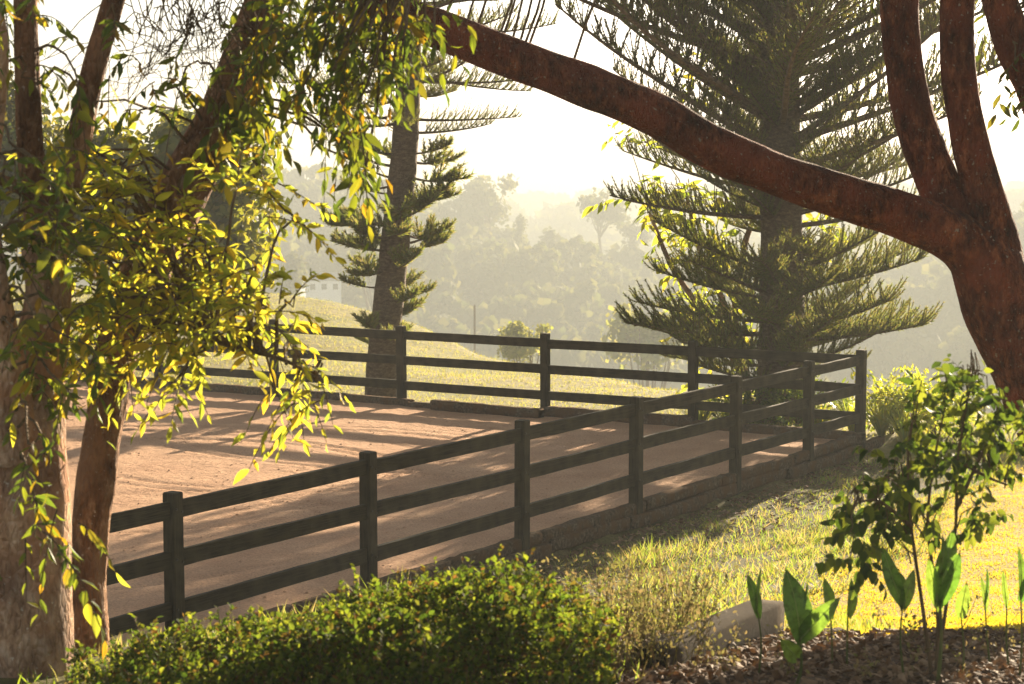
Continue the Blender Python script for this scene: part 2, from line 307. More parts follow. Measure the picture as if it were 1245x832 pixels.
def H(X, Y):
    X = np.asarray(X, float); Y = np.asarray(Y, float); s, t = st(X, Y); q = -t
    h = np.interp(Y, [-60, 0, 8.7, 10.0, 10.6, 15, 17.6, 21.2, 25, 28.9, 34, 60], [2.3, 2.2, 1.72, 1.56, 1.48, .57, .3, .05, -.12, -.28, -.45, -1.0])
    zl = -.27+(h+.27)*sst(q/4.2)
    zp = -.10-.9*sst((X+8)/9)*np.clip((Y-30)/22, 0, 1.3)+.3*fbm(X*.15, Y*.15, 5)*np.clip((-s)/6, 0, 1)
    near = np.where(t > 0, -.14, zl)
    z = near*(1-sst((-s-.1)/1.2))+zp*sst((-s-.1)/1.2)
    z = z-.34*np.clip(Y-np.interp(X, *edgeX), 0, None)*sst((Y-np.interp(X, *edgeX))/6)
    px = 622.5+F*X/np.maximum(Y, 30)
    fl = -48.0
    hill = fl+(zsky(px, skyA, 470, 14)-fl)*sst((Y-230)/240)*(1-sst((Y-480)/220))
    hill = np.maximum(hill, fl+(zsky(px, skyB, 860, 15)-fl)*sst((Y-660)/200)*(1-sst((Y-880)/150)))
    hill = np.maximum(hill, fl+(zsky(px, skyC, 1300, 15)-fl)*sst((Y-1050)/250)*(1-.3*sst((Y-1310)/120)))
    hill = hill+4.4*fbm(X*.015, Y*.015, 9)*sst((Y-200)/80)
    return np.maximum(z, hill)
ys = np.concatenate([np.arange(-60, 0, 6), np.arange(0, 34, .3), np.arange(34, 80, .8), np.arange(80, 520, 5), np.arange(520, 1441, 20)])
xs = np.concatenate([np.arange(-640, -120, 20), np.arange(-120, -14, 4), np.arange(-14, 14, .3), np.arange(14, 120, 4), np.arange(120, 641, 20)])
XX, YY = np.meshgrid(xs, ys); ZZ = H(XX, YY)
s_, t_ = st(XX, YY)
fineamp = np.where((YY < 80) & (YY > 2), .03, 0)*np.where((t_ > -.1) & (s_ > -.1), 0, 1)
ZZ = ZZ+fineamp*fbm(XX*1.6, YY*1.6, 3)
nx, ny = len(xs), len(ys)
ii = (np.arange(ny-1)[:, None]*nx+np.arange(nx-1)[None]); Fg = np.stack([ii, ii+1, ii+nx+1, ii+nx], -1).reshape(-1, 4)
cX = XX.ravel()[Fg].mean(1); cY = YY.ravel()[Fg].mean(1); cs, ct = st(cX, cY)
def bank_edge(X, Y):                                # >0 where rough bank, else mown lawn
    s, t = st(X, Y); return (t+np.interp(Y, [11, 13, 16, 19, 22, 25, 29], [6.9, 6.0, 4.6, 4.1, 3.3, 2.6, 2.2])+.5*fbm(X*.7, Y*.7, 21))
mi = np.where(cY > 95, 4, np.where((cs < .0) & (ct > -2.5), 2, np.where(cY > 33, 2, np.where((cY < 10.5+.5*fbm(cX*1.3, cY, 8)) & (cX > -.3), 3, np.where((bank_edge(cX, cY) > 0) | (cX < -1), 1, 0)))))
g = mesh_np('ground', np.stack([XX, YY, ZZ], -1).reshape(-1, 3), [(Fg[mi == k], k) for k in range(5)], [M['g_lawn'], M['g_bank'], M['g_past'], M['g_bed'], M['g_hill']], True)
tag(link('ground', g), 'lawn, bank, pasture and wooded hills as one sheet of ground', None, None, 'structure')
# arena sand with wheel ruts and hoof scuffs
sg = np.concatenate([np.arange(0.12, 20, .07), [21, 24]]); tg = np.concatenate([np.arange(.12, 16, .07), np.arange(16, 30, 1.5)])
S, T = np.meshgrid(sg, tg); PX = CX+dn[0]*S+df[0]*T; PY = CY+dn[1]*S+df[1]*T
z = .012*fbm(PX*.6, PY*.6, 31, 2)+.010*fbm(PX*3.5, PY*2.2, 33, 3)+.009*vnoise(PX*8, PY*8, 36)
for cx, cy, rr in ((-3.0, 27.4, 3.1), (-3.0, 27.4, 2.75), (-5.5, 26, 4.6), (-5.2, 25.6, 3.6), (-.9, 24.8, 2.3), (-7, 24, 6.2), (1, 33, 7.5), (1, 33, 7.2)):
    d = np.hypot(PX-cx, PY-cy)-rr; z -= (.03*np.exp(-(d/.055)**2)-.012*np.exp(-((d-.12)/.06)**2))*(.55+.6*vnoise(PX*.5, PY*.5, int(rr*9)))
for k in range(26):                                 # harrow / wheel lines
    a = FA+.15*rng.normal()+1.57; c0 = rng.uniform(-8, 8); d = (PX-0)*math.cos(a)+(PY-24)*math.sin(a)-c0
    z -= .005*np.exp(-(d/.05)**2)*(vnoise(PX*.4, PY*.4, 60+k) > 0)
nx2, ny2 = len(sg), len(tg); ii = (np.arange(ny2-1)[:, None]*nx2+np.arange(nx2-1)[None]); Fs = np.stack([ii, ii+nx2, ii+nx2+1, ii+1], -1).reshape(-1, 4)
tag(link('arena_sand', mesh_np('arena_sand', np.stack([PX, PY, z], -1).reshape(-1, 3), [(Fs, 0)], [M['sand']], True)), 'brown sand surface of the riding arena with ruts', None, None, 'structure')

r = np.random.default_rng(19); n = 16000; Sc = r.uniform(.15, 18, n); Tc = r.uniform(.15, 15, n)**1.0; keep = vnoise(Sc*1.3, Tc*1.3, 91) > r.uniform(-.5, .35, n); Sc, Tc = Sc[keep], Tc[keep]; n = len(Sc)
mb = MB(); scatter(mb, np.array([(-.5,-.4,0),(.5,-.45,0),(.45,.5,0),(-.5,.4,0),(.05,0,.5)]), [np.array([(0,1,4),(1,2,4),(2,3,4),(3,0,4)])], np.stack([CX+dn[0]*Sc+df[0]*Tc, CY+dn[1]*Sc+df[1]*Tc, np.full(n, -.002)], -1), unit(np.stack([r.normal(size=n), r.normal(size=n), np.zeros(n)], -1)), np.tile((0, 0, 1.), (n, 1)), .010+.028*r.random(n)**4)
tag(mb.build('sand_clods', M['sand'], None, kind='stuff'), 'loose clods and crumbs on the arena sand', 'sand')
# ------------------------------------------------------------------ fences
def mat_from(o, x, z=(0, 0, 1)):
    x = Vector(x).normalized(); z = Vector(z); y = z.cross(x).normalized(); z = x.cross(y)
    m = Matrix((x, y, z)).transposed().to_4x4(); m.translation = Vector(o); return m
RAILZ = (1.166, .746, .326)
tn = [0, 1.897, 4.239, 6.939, 9.492, 12.272, 15.014, 17.8, 20.6]
tf = [2.736, 5.383, 8.2, 10.921, 13.6, 16.3, 19.0]
def post(parent, s, t, bottom, hgt=1.315, bolts=True, rot=0):
    p = A(s, t); o = empty('tmp', (0, 0, 0)); bpy.data.objects.remove(o)
    mb = MB(); L = hgt-bottom; wd = .128+rng.normal(0, .002)
    m = mat_from((p[0], p[1], bottom+L/2), (rng.normal(0, .004), rng.normal(0, .004), 1), (dn[0], dn[1], 0))
    bevbox(mb, L, wd, wd, None, .009, 0, 4, .0006)
    po = mb.build('post', M['paint'], parent); po.matrix_basis = m; mi_ = m.inverted()
    if bolts:
        for zr in RAILZ:
            for dz in (-.03, .03):
                b = MB(); u = -df; 
                c = np.array((p[0]+u[0]*.066+dn[0]*(.035*np.sign(dz)), p[1]+u[1]*.066+dn[1]*(.035*np.sign(dz)), zr+dz*.5))
                tube(b, [c, c+np.array((u[0], u[1], 0))*.008], .011, 6); bo = b.build('bolt', M['steel'], po); bo.matrix_basis = mi_
    return po
def rail(parent, p0, p1, zr, hh=.145, th=.05):
    mb = MB(); a = np.array((p0[0], p0[1], zr)); b = np.array((p1[0], p1[1], zr)); L = np.linalg.norm(b-a)-.05
    m = mat_from((a+b)/2, (b-a)+np.array((0, 0, rng.normal(0, .006)))); bevbox(mb, L, th, hh, None, .006, 0, 8, .0018)
    mb.build('rail', M['paint'], parent).matrix_basis = m
fn = empty('paddock_fence', A(8, 0, -.25), 'dark timber post and rail fence along the near side of the arena', 'fence', 'fences round the arena')
fn.location = (0, 0, 0)
for k, s in enumerate(tn): post(fn, s, 0, -.45, 1.315 if k else 1.32)
for a, b in zip(tn[:-1], tn[1:]):
    for zr in RAILZ: rail(fn, A(a, 0), A(b, 0), zr+rng.normal(0, .004))
ff = empty('paddock_fence', (0, 0, 0), 'dark timber post and rail fence between the arena and the pasture', 'fence', 'fences round the arena')
for t in tf: post(ff, 0, t, -.35, 1.325, False)
tf2 = [0]+tf
for a, b in zip(tf2[:-1], tf2[1:]):
    for zr in RAILZ: rail(ff, A(0, a), A(0, b), zr+rng.normal(0, .004))
# timber sleepers edging the arena
def sleeper(mb, L, W, Hh, m, seed):
    bevbox(mb, L, W, Hh, m, .016, 0, 16, .0045)
e1 = empty('sleeper_edging', (0, 0, 0), 'weathered timber sleepers retaining the arena sand under the near fence', 'retaining edge')
for course, (zz, hh) in enumerate(((.0, .13), (-.145, .15))):
    s = .02-course*.9
    while s < 19.5:
        L = rng.uniform(1.7, 2.6); mid = A(s+L/2, .02+rng.normal(0, .015)+(.0 if course == 0 else -.03), zz+rng.normal(0, .012))
        d = dn+df*rng.normal(0, .006); mb = MB(); sleeper(mb, L-.03, .13, hh, mat_from(mid, (d[0], d[1], rng.normal(0, .006))), 0)
        mb.build('sleeper', M['sleeper'], e1, True); s += L
e2 = empty('sleeper_edging', (0, 0, 0), 'weathered timber sleepers along the foot of the far fence', 'retaining edge')
t = -.1
while t < 19:
    L = rng.uniform(2.0, 2.8); mid = A(.13+rng.normal(0, .03), t+L/2, .035+rng.normal(0, .02)); d = df+dn*rng.normal(0, .012)
    mb = MB(); sleeper(mb, L-.02, .2, .17, mat_from(mid, (d[0], d[1], rng.normal(0, .008))), 0); mb.build('sleeper', M['sleeper'], e2, True); t += L
mb = MB(); sleeper(mb, 2.1, .2, .16, mat_from(A(.33, 6.3, .07), (df[0]+.03, df[1], .01)), 0)
tag(mb.build('loose_sleeper', M['sleeper'], None, True), 'loose grey timber sleeper lying on the sand before the far fence', 'sleeper')

# ------------------------------------------------------------------ pines
def pine_branch(name, L, nb, bl, up, needle=.05, sag=.0, nn=46, tuft=1, start=.12, seed=0, rise=0., yspr=1.):
    r = np.random.default_rng(seed); mb = MB()
    u = np.linspace(0, 1, 9); ax = np.stack([u*L, .06*L*np.sin(u*3+seed)*u, L*(sag*u+up*u*u)], -1); tube(mb, ax, .028*L**.5*(1-u*.8), 5, 0)
    pos, dr, sc = [], [], []
    for k in range(nb):
        x = start+(1-start)*(k+r.random()*.6)/nb; base = np.array([np.interp(x, u, ax[:, j]) for j in range(3)])
        side = 1 if k % 2 else -1
        for tt in range(tuft):
            l = bl*(.55+.55*math.sin(math.pi*min(1, x*.85+.12)))*r.uniform(.45, 1.25)
            d = unit(np.array((r.uniform(.3, .8), side*r.uniform(.15, .9)*yspr, r.uniform(.05, .5)+rise)))
            v = np.linspace(0, 1, 6)[:, None]; cu = base+d*l*v+np.array((0, 0, 1))*l*.45*v*v
            tube(mb, cu, .007, 3, 0, cap=False)
            n = int(nn*l/.4); q = r.random(n)**.8; c = np.stack([np.interp(q, v[:, 0], cu[:, j]) for j in range(3)], -1)
            tg = unit(d+np.array((0, 0, .9))*q[:, None]); rad = unit(np.cross(tg, r.normal(size=(n, 3))))
            pos.append(c); dr.append(unit(tg*1.0+rad*.75)); sc.append(needle*r.uniform(.7, 1.25, n)*(1.15-.5*q))
    pos, dr, sc = map(np.concatenate, (pos, dr, sc))
    NT = NEEDLE[0]*np.array((1, .22, 1)); scatter(mb, NT, NEEDLE[1], pos, dr, unit(r.normal(size=pos.shape)), sc, 1)
    return mb.mesh(name, [M['bark_pine'], M['needle']])
def pine_trunk(pts, rads, parent, seed=1):
    mb = MB(); c = catmull(pts, 8); rr = np.interp(np.linspace(0, 1, len(c)), np.linspace(0, 1, len(rads)), rads)
    rr = rr*(1+.02*np.sin(np.arange(len(c))*2.1)); tube(mb, c, rr, 18, 0, .02); mb.build('trunk', M['bark_pine'], parent, True); return c, rr
def place_branch(me, parent, p, az, tilt, sc, roll=0):
    o = link('branch', me, parent); o.location = tuple(p); o.rotation_euler = Matrix.Rotation(az, 3, 'Z').to_euler()
    o.rotation_euler = (Matrix.Rotation(az, 3, 'Z')@Matrix.Rotation(-tilt, 3, 'Y')@Matrix.Rotation(roll, 3, 'X')).to_euler(); o.scale = (sc,)*3; return o
big = [pine_branch('pine_branch', 3.0, 30, .42, .10, .06, -.05, 58, 3, .14, 40+k, .18, 1.25) for k in range(5)]
low = [pine_branch('low_pine_branch', 2.4, 64, .52, .10, .075, .02, 84, 1, .14, 50+k) for k in range(3)]
tuf = [pine_branch('tufted_pine_branch', 1.0, 20, .34, .22, .13, -.10, 62, 1, .35, 60+k, .05, 1.3) for k in range(4)]
# pine by the corner
p2 = empty('norfolk_pine', (0, 0, 0), 'broad dark pine with sweeping tiered branches behind the fence corner', 'pine tree', 'pines behind the far fence')
Y2 = 32.6; pts = [P(948, 500, Y2), P(950, 400, Y2), P(950, 250, Y2), P(948, 60, Y2), P(946, -150, Y2), P(945, -480, Y2)]
pts[0][2] = H(pts[0][0], Y2)-.2; c2, r2 = pine_trunk(pts, [.42, .37, .34, .31, .26, .12], p2)
def tier(par, cx, cy, meshes, z, n, a0, L, tilt, r, jit=.12):
    for k in range(n):
        a = a0+k*2*math.pi/n+r.normal(0, jit); x = np.interp(z, c2_[:, 2], c2_[:, 0]); yy = c2_[0, 1]
        me = meshes[r.integers(len(meshes))]; base = 3.0 if me in big else (2.4 if me in low else 1.0)
        place_branch(me, par, (x+.15*math.cos(a), yy+.15*math.sin(a), z+r.normal(0, .12)), a, tilt+r.normal(0, .11), L/base*r.uniform(.88, 1.12), r.normal(0, .15))
r = np.random.default_rng(5); c2_ = c2
zz = lambda py: P(950, py, Y2)[2]
for py, n, L, tl in ((452, 6, 1.7, .10), (425, 7, 2.35, .08), (395, 7, 2.5, .12), (368, 7, 2.3, .16), (340, 5, 2.0, .2)): tier(p2, 0, 0, low, zz(py), n, r.random()*6, L, tl, r)
for k_, py in enumerate(np.arange(282, -440, -24.)):
    f_ = np.clip((282-py)/180, 0, 1); Lk = (2.7+1.9*f_)*np.clip((py+520)/420, .25, 1); tier(p2, 0, 0, big, zz(py)-.35*f_, 3 if k_ % 3 else 5, k_*2.4+r.normal(0, .3), Lk, .08+.42*f_, r, .35)
    tier(p2, 0, 0, low, zz(py), 3, k_*1.7, 1.5, .3+.2*f_, r, .4)
# slim pine
p1 = empty('norfolk_pine', (0, 0, 0), 'slim pine with bare mottled trunk and short tufted branches behind the far fence', 'pine tree', 'pines behind the far fence')
Y1 = 35.6; pts = [P(464, 495, Y1), P(466, 430, Y1), P(480, 300, Y1), P(492, 180, Y1), P(498, 60, Y1), P(503, -150, Y1), P(505, -420, Y1)]
pts[0][2] = H(pts[0][0], Y1)-.2; c1, r1 = pine_trunk(pts, [.315, .285, .26, .235, .21, .16, .08], p1); c2_ = c1
zz = lambda py: P(480, py, Y1)[2]
for py, n, L, tl in ((418, 2, .6, .1), (394, 4, .8, .05), (366, 4, .72, .05), (338, 4, .85, .0), (308, 4, .85, .05), (284, 5, 1.0, .0), (262, 4, 1.0, .05), (236, 4, .9, .1), (208, 4, 1.0, .1), (182, 3, .9, .1)): tier(p1, 0, 0, tuf, zz(py), n, r.random()*6, L, tl, r, .5)
for py, n, L, tl in ((150, 6, 2.0, -.02), (112, 6, 2.3, .0), (85, 5, 2.0, .05), (50, 6, 2.3, .05), (10, 7, 2.4, .1), (-40, 7, 2.4, .1), (-95, 6, 2.3, .12), (-150, 6, 2.1, .15), (-210, 6, 1.9, .2), (-270, 5, 1.6, .25), (-330, 5, 1.2, .3), (-385, 5, .8, .4)): tier(p1, 0, 0, big, zz(py), n, r.random()*6, L, tl, r)

# ------------------------------------------------------------------ left trees and right tree
def limb(parent, name, pts, rads, mat, per=6, rough=.03, sides=16):
    if sides > 14: per, sides, rough = 34, 72, rough*2.2
    mb = MB(); c = catmull([P(*p) if len(p) == 3 and p[2] > 4.9 else np.array(p) for p in pts], per)
    rr = np.interp(np.linspace(0, 1, len(c)), np.linspace(0, 1, len(rads)), rads)
    tube(mb, c, rr, sides, 0, rough); return mb.build(name, mat, parent, True), c
def foliage(crown_parent, clusters, mat_leaf, limbs, nfine, seed, twigmat, crown_name='crown', leafname='leaf', finemesh=None, TL=LEAF, hang=.7, td=1.0, thick=1.0):
    """twigs bent away from the nearest limb into each cluster, with leaves set alternately along them"""
    r = np.random.default_rng(seed); tw = MB(); lv = MB(); allp, alld, allu, alls = [], [], [], []
    limbp = np.concatenate(limbs)
    for (cx, cy, rx, ry, n, Y, ls, tl, hg) in clusters:
        for k in range(n):
            th = r.uniform(0, 6.283); rr = r.random()**.5; c = P(cx+rx*rr*math.cos(th), cy+ry*rr*math.sin(th), Y+r.normal(0, .22))
            near = limbp[np.argmin(np.linalg.norm(limbp-c, axis=1))]; away = unit(c-near+r.normal(0, .12, 3))
            d = unit(away*np.array((1, .8, .5))+np.array((0, 0, r.normal(0, .35)))+r.normal(0, .5, 3)); L = tl*r.uniform(.6, 1.3)
            v = np.linspace(0, 1, 7)[:, None]; cu = c+d*L*v+np.array((0, 0, -1))*L*hg*td*v*v
            if r.random() < .4:
                stem = np.linspace(0, 1, 6)[:, None]; st_ = near*(1-stem)+c*stem+np.array((0, 0, .10))*np.sin(stem*3.14)+r.normal(0, .012, (6, 3)); tube(tw, np.vstack([st_, cu[1:2]]), np.linspace(.009, .004, 7)*thick, 4, 0, cap=False)
            tube(tw, cu, np.linspace(.0045, .0018, 7)*thick, 3, 0, cap=False)
            m = max(4, int(L/ls*3.6*r.uniform(.8, 1.2))); q = np.linspace(.08, 1, m)
            p = np.stack([np.interp(q, v[:, 0], cu[:, j]) for j in range(3)], -1)
            tg = unit(d-np.array((0, 0, 2*hg*td))*q[:, None]*.8); sd_ = unit(np.cross(tg, (0, 0, 1)+r.normal(0, .2, 3)))*np.where(np.arange(m) % 2, 1, -1)[:, None]
            ld = unit(tg*.6+sd_*.9+np.array((0, 0, -1))*(hg*r.uniform(.2, 1.7, (m, 1)))+r.normal(0, .35, (m, 3)))
            allp.append(p); alld.append(ld); allu.append(unit(np.array((0, 0, 1))*.7+r.normal(0, .7, (m, 3)))); alls.append(ls*r.uniform(.65, 1.25, m))
    p, d, u, s = map(np.concatenate, (allp, alld, allu, alls))
    order = np.argsort(-s); fi = order[:nfine]; rest = order[nfine:]
    twi = tw.build('twigs', twigmat, crown_parent, kind='stuff')
    scatter(lv, TL[0], TL[1], p[rest], d[rest], u[rest], s[rest], 0)
    cr = lv.build(crown_name, mat_leaf, crown_parent, kind='stuff')
    x, y, z_ = frames(d[fi], u[fi])
    for j in range(len(fi)):
        o = link(leafname, finemesh[j % len(finemesh)], crown_parent)
        m = Matrix(np.stack([x[j], y[j], z_[j]], 1).tolist()).to_4x4(); m.translation = Vector(p[fi[j]]); m = m@Matrix.Scale(float(s[fi[j]]), 4); o.matrix_basis = m
    return cr
lf_gold = [fine_leaf('leaf', M['leaf_gold'], .17, .15), fine_leaf('leaf', M['leaf_gold'], .2, .3)]
lf_mix = [fine_leaf('leaf', M['leaf_mix'], .18, .15), fine_leaf('leaf', M['leaf_dark'], .19, .25), fine_leaf('leaf', M['leaf_mix'], .16, .4)]
# big forked tree, far left
t1 = empty('forked_tree', (0, 0, 0), 'large pale barked tree at the left edge forking into two dark upper limbs', 'tree', 'foreground trees')
Yl = 9.0
tr1, a1 = limb(t1, 'trunk', [(30, 900, Yl), (34, 820, Yl), (36, 700, Yl), (33, 600, Yl), (34, 520, Yl), (48, 440, Yl+.1), (58, 360, Yl+.1), (52, 300, Yl+.1)], [.24, .205, .19, .185, .165, .125, .10, .095], M['bark_pale'])
l1, b1 = limb(t1, 'limb', [(56, 330, Yl+.1), (46, 250, Yl+.1), (36, 170, Yl+.05), (32, 60, Yl), (28, -60, Yl), (10, -260, Yl)], [.085, .07, .06, .055, .05, .03], M['bark_brown'])
l2, b2 = limb(t1, 'limb', [(58, 340, Yl+.1), (70, 270, Yl+.15), (92, 190, Yl+.2), (112, 90, Yl+.25), (142, -10, Yl+.3), (190, -160, Yl+.4), (230, -300, Yl+.4)], [.08, .065, .058, .055, .05, .035, .02], M['bark_brown'])
l3, b3 = limb(t1, 'limb', [(20, 560, Yl-.1), (8, 440, Yl-.15), (-6, 330, Yl-.2), (-14, 240, Yl-.2), (2, 60, Yl-.3), (-30, -100, Yl-.3)], [.12, .075, .05, .035, .03, .02], M['bark_pale'])
l4, b4 = limb(t1, 'limb', [(42, 240, Yl), (10, 222, Yl-.1), (-40, 210, Yl-.2)], [.03, .025, .02], M['bark_brown'])
# leaning tree
t2 = empty('leaning_tree', (0, 0, 0), 'tree with a leaning speckled brown trunk rising to the right beside the forked tree', 'tree', 'foreground trees')
Ym = 9.6
tr2, a2 = limb(t2, 'trunk', [(104, 860, Ym), (108, 790, Ym), (106, 690, Ym), (120, 560, Ym), (140, 440, Ym), (175, 340, Ym+.1), (218, 240, Ym+.2), (258, 160, Ym+.25), (300, 60, Ym+.3), (325, -20, Ym+.35), (350, -180, Ym+.4)], [.12, .10, .085, .09, .10, .12, .125, .11, .105, .10, .07], M['bark_brown'], 6, .05)
l5, b5 = limb(t2, 'limb', [(312, 30, Ym+.3), (350, -30, Ym+.2), (420, -50, Ym), (500, -40, Ym-.2), (560, -60, Ym-.3)], [.05, .045, .04, .03, .015], M['bark_brown'])
l6, b6 = limb(t2, 'limb', [(84, 860, Ym), (82, 800, Ym-.05), (80, 740, Ym), (84, 690, Ym)], [.065, .062, .058, .045], M['bark_brown'])
l7, b7 = limb(t2, 'limb', [(160, 400, Ym), (210, 400, Ym-.3), (280, 420, Ym-.5), (350, 440, Ym-.6), (395, 470, Ym-.6)], [.03, .018, .012, .008, .004], M['twig'])
#            cx   cy   rx  ry  n   Y    leaf twig hang
gold1 = [(50, 290, 60, 60, 26, 8.6, .09, .22, .4), (60, 430, 60, 50, 18, 8.5, .09, .2, .5), (20, 190, 50, 60, 12, 8.5, .085, .25, .6), (70, 60, 80, 60, 10, 8.9, .085, .22, .9), (60, 640, 36, 34, 10, 8.5, .085, .2, 1.0), (40, 560, 24, 30, 4, 8.4, .08, .2, 1.0), (15, 20, 60, 40, 9, 8.6, .08, .25, .9)]
gold2 = [(155, 320, 105, 85, 84, 9.3, .084, .26, .4), (215, 385, 110, 42, 54, 9.1, .084, .26, .5), (315, 385, 50, 34, 20, 9.0, .084, .26, .4), (362, 468, 36, 30, 14, 9.0, .084, .22, .7), (130, 410, 70, 50, 22, 9.2, .084, .22, .5), (150, 235, 85, 45, 28, 9.4, .084, .24, .3), (300, 228, 50, 14, 7, 9.3, .08, .3, .1), (190, 455, 60, 18, 8, 9.2, .08, .2, .7), (262, 330, 50, 40, 13, 9.2, .084, .24, .4), (330, 262, 30, 10, 3, 9.2, .08, .22, .2), (110, 190, 60, 30, 9, 9.4, .084, .22, .3)]
mix2 = [(405, 22, 95, 38, 62, 9.4, .10, .20, .7), (330, 40, 45, 40, 22, 9.5, .10, .2, .9), (298, 115, 26, 50, 26, 9.45, .11, .16, 1.0), (420, 150, 34, 36, 15, 9.3, .10, .2, 1.0), (405, 90, 50, 36, 18, 9.3, .095, .22, .9), (455, 55, 45, 40, 24, 9.3, .095, .2, .8), (325, 185, 12, 16, 4, 9.3, .09, .14, 1.1), (440, 200, 16, 14, 4, 9.4, .09, .14, 1.1), (230, 70, 60, 60, 4, 9.4, .09, .22, .9), (150, 120, 30, 40, 3, 9.3, .09, .2, .9), (215, 110, 40, 20, 4, 9.3, .09, .22, .6), (510, 15, 30, 26, 9, 9.4, .09, .18, .9)]
foliage(t1, gold1, M['leaf_mix'], [a1, b1, b2, b3], 150, 3, M['twig'], finemesh=lf_mix+lf_gold)
foliage(t2, gold2, M['leaf_gold'], [a2, b7], 150, 4, M['twig'], finemesh=lf_gold)
foliage(t2, mix2, M['leaf_mix'], [a2, b5], 140, 6, M['twig'], finemesh=lf_mix)
# hanging bare twigs, upper left
mb = MB(); r = np.random.default_rng(8)
for k in range(60):
    x0 = r.uniform(150, 300); p = [P(x0, -20+r.uniform(-20, 60), 9.4)]; dx = r.normal(0, 18)
    for j in range(6): dx += r.normal(0, 8); p.append(P(x0+dx*(j+1)*.6, p[0][2]*0+r.uniform(-20, 10)+(j+1)*r.uniform(12, 26), 9.4+r.normal(0, .05)))
    tube(mb, catmull(p, 3), np.linspace(.004, .0015, 19), 3, 0, cap=False)
mb.build('hanging_twigs', M['twig'], t2, kind='stuff')
# red barked tree
t3 = empty('red_barked_tree', (0, 0, 0), 'red brown barked tree at the right whose long limb sweeps left across the view', 'tree', 'foreground trees')
Yr = 13.0
tr3, a3 = limb(t3, 'trunk', [(1400, 760, Yr), (1345, 640, Yr), (1290, 520, Yr), (1245, 430, Yr), (1216, 370, Yr), (1198, 318, Yr), (1192, 280, Yr)], [.36, .31, .27, .245, .245, .235, .16], M['bark_red'], 8, .035, 22)
_, a4 = limb(t3, 'limb', [(1215, 360, Yr-.02), (1170, 296, Yr-.05), (1100, 262, Yr-.1), (1000, 232, Yr-.2), (880, 186, Yr-.3), (790, 136, Yr-.35), (700, 100, Yr-.4), (600, 62, Yr-.4), (530, 34, Yr-.4), (430, -10, Yr-.3), (330, -60, Yr-.3)], [.2, .165, .15, .14, .14, .135, .13, .125, .12, .09, .05], M['bark_red'], 8, .03, 20)
_, a5 = limb(t3, 'limb', [(1205, 330, Yr), (1160, 262, Yr+.1), (1128, 190, Yr+.15), (1104, 110, Yr+.2), (1094, 30, Yr+.2), (1092, -60, Yr+.2), (1080, -220, Yr+.2)], [.17, .145, .135, .13, .125, .12, .08], M['bark_red'], 8, .035, 18)
_, a6 = limb(t3, 'limb', [(1215, 340, Yr+.05), (1207, 270, Yr), (1184, 190, Yr), (1168, 110, Yr), (1164, 30, Yr), (1168, -60, Yr), (1185, -220, Yr)], [.18, .13, .12, .115, .11, .105, .07], M['bark_red'], 8, .035, 18)
_, a7 = limb(t3, 'limb', [(1345, 560, Yr+.1), (1335, 380, Yr), (1300, 230, Yr-.05), (1262, 110, Yr-.1), (1235, 60, Yr-.1), (1215, 0, Yr-.1), (1190, -90, Yr-.1)], [.2, .16, .14, .13, .12, .11, .08], M['bark_red'], 8, .035, 18)
foliage(t3, [(1250, 75, 22, 22, 8, 12.7, .11, .2, 1.0), (1256, 110, 16, 20, 6, 12.7, .11, .2, 1.2), (540, -30, 120, 30, 14, 12.6, .1, .3, .8), (1000, -190, 400, 60, 160, 13, .12, .5, .5), (1400, -60, 200, 90, 120, 13, .12, .5, .5)], M['leaf_dark'], [a7, a5, a6, a4], 24, 12, M['twig'], finemesh=[fine_leaf('leaf', M['leaf_dark'], .2, .2)])

# ------------------------------------------------------------------ crowns for mid and far trees
def crown_arrays(seed, nl, nq, q, flat=.8, spread=1.0, shell=.35):
    """crown of ~1 radius made of lobes; leaf clumps on their outer shells"""
    r = np.random.default_rng(seed); lc = []; 
    for k in range(nl):
        th = r.uniform(0, 6.283); rr = r.random()**.5*.62*spread; zc = r.uniform(-.35, .55)*flat; lc.append((rr*math.cos(th), rr*math.sin(th), zc, r.uniform(.26, .46)*(1-.3*abs(zc))))
    lc = np.array(lc); w_ = lc[:, 3]**2; pick = r.choice(nl, nq, p=w_/w_.sum())
    d = unit(r.normal(size=(nq, 3))+np.array((0, 0, .25))); rad = lc[pick, 3]*(1-shell*r.random(nq)**1.5)*(1+.15*r.normal(size=nq))
    pos = lc[pick, :3]+d*rad[:, None]*np.array((1, 1, flat)); nrm = unit(d+r.normal(0, .5, (nq, 3)))
    return pos, nrm, q*r.uniform(.6, 1.4, nq), r, lc
def crown_mb(mb, arr, loc, rad, hgt, rot, m=0):
    pos, nrm, s, r, lc = arr; c, sn = math.cos(rot), math.sin(rot)
    Rm = np.array([[c, -sn, 0], [sn, c, 0], [0, 0, 1]]); p = (pos@Rm.T)*np.array((rad, rad, hgt))+loc; nn = nrm@Rm.T
    scatter(mb, QUAD[0], QUAD[1], p, unit(np.cross(nn, np.roll(nn, 1, 0)+.01)), nn, s*rad, m)
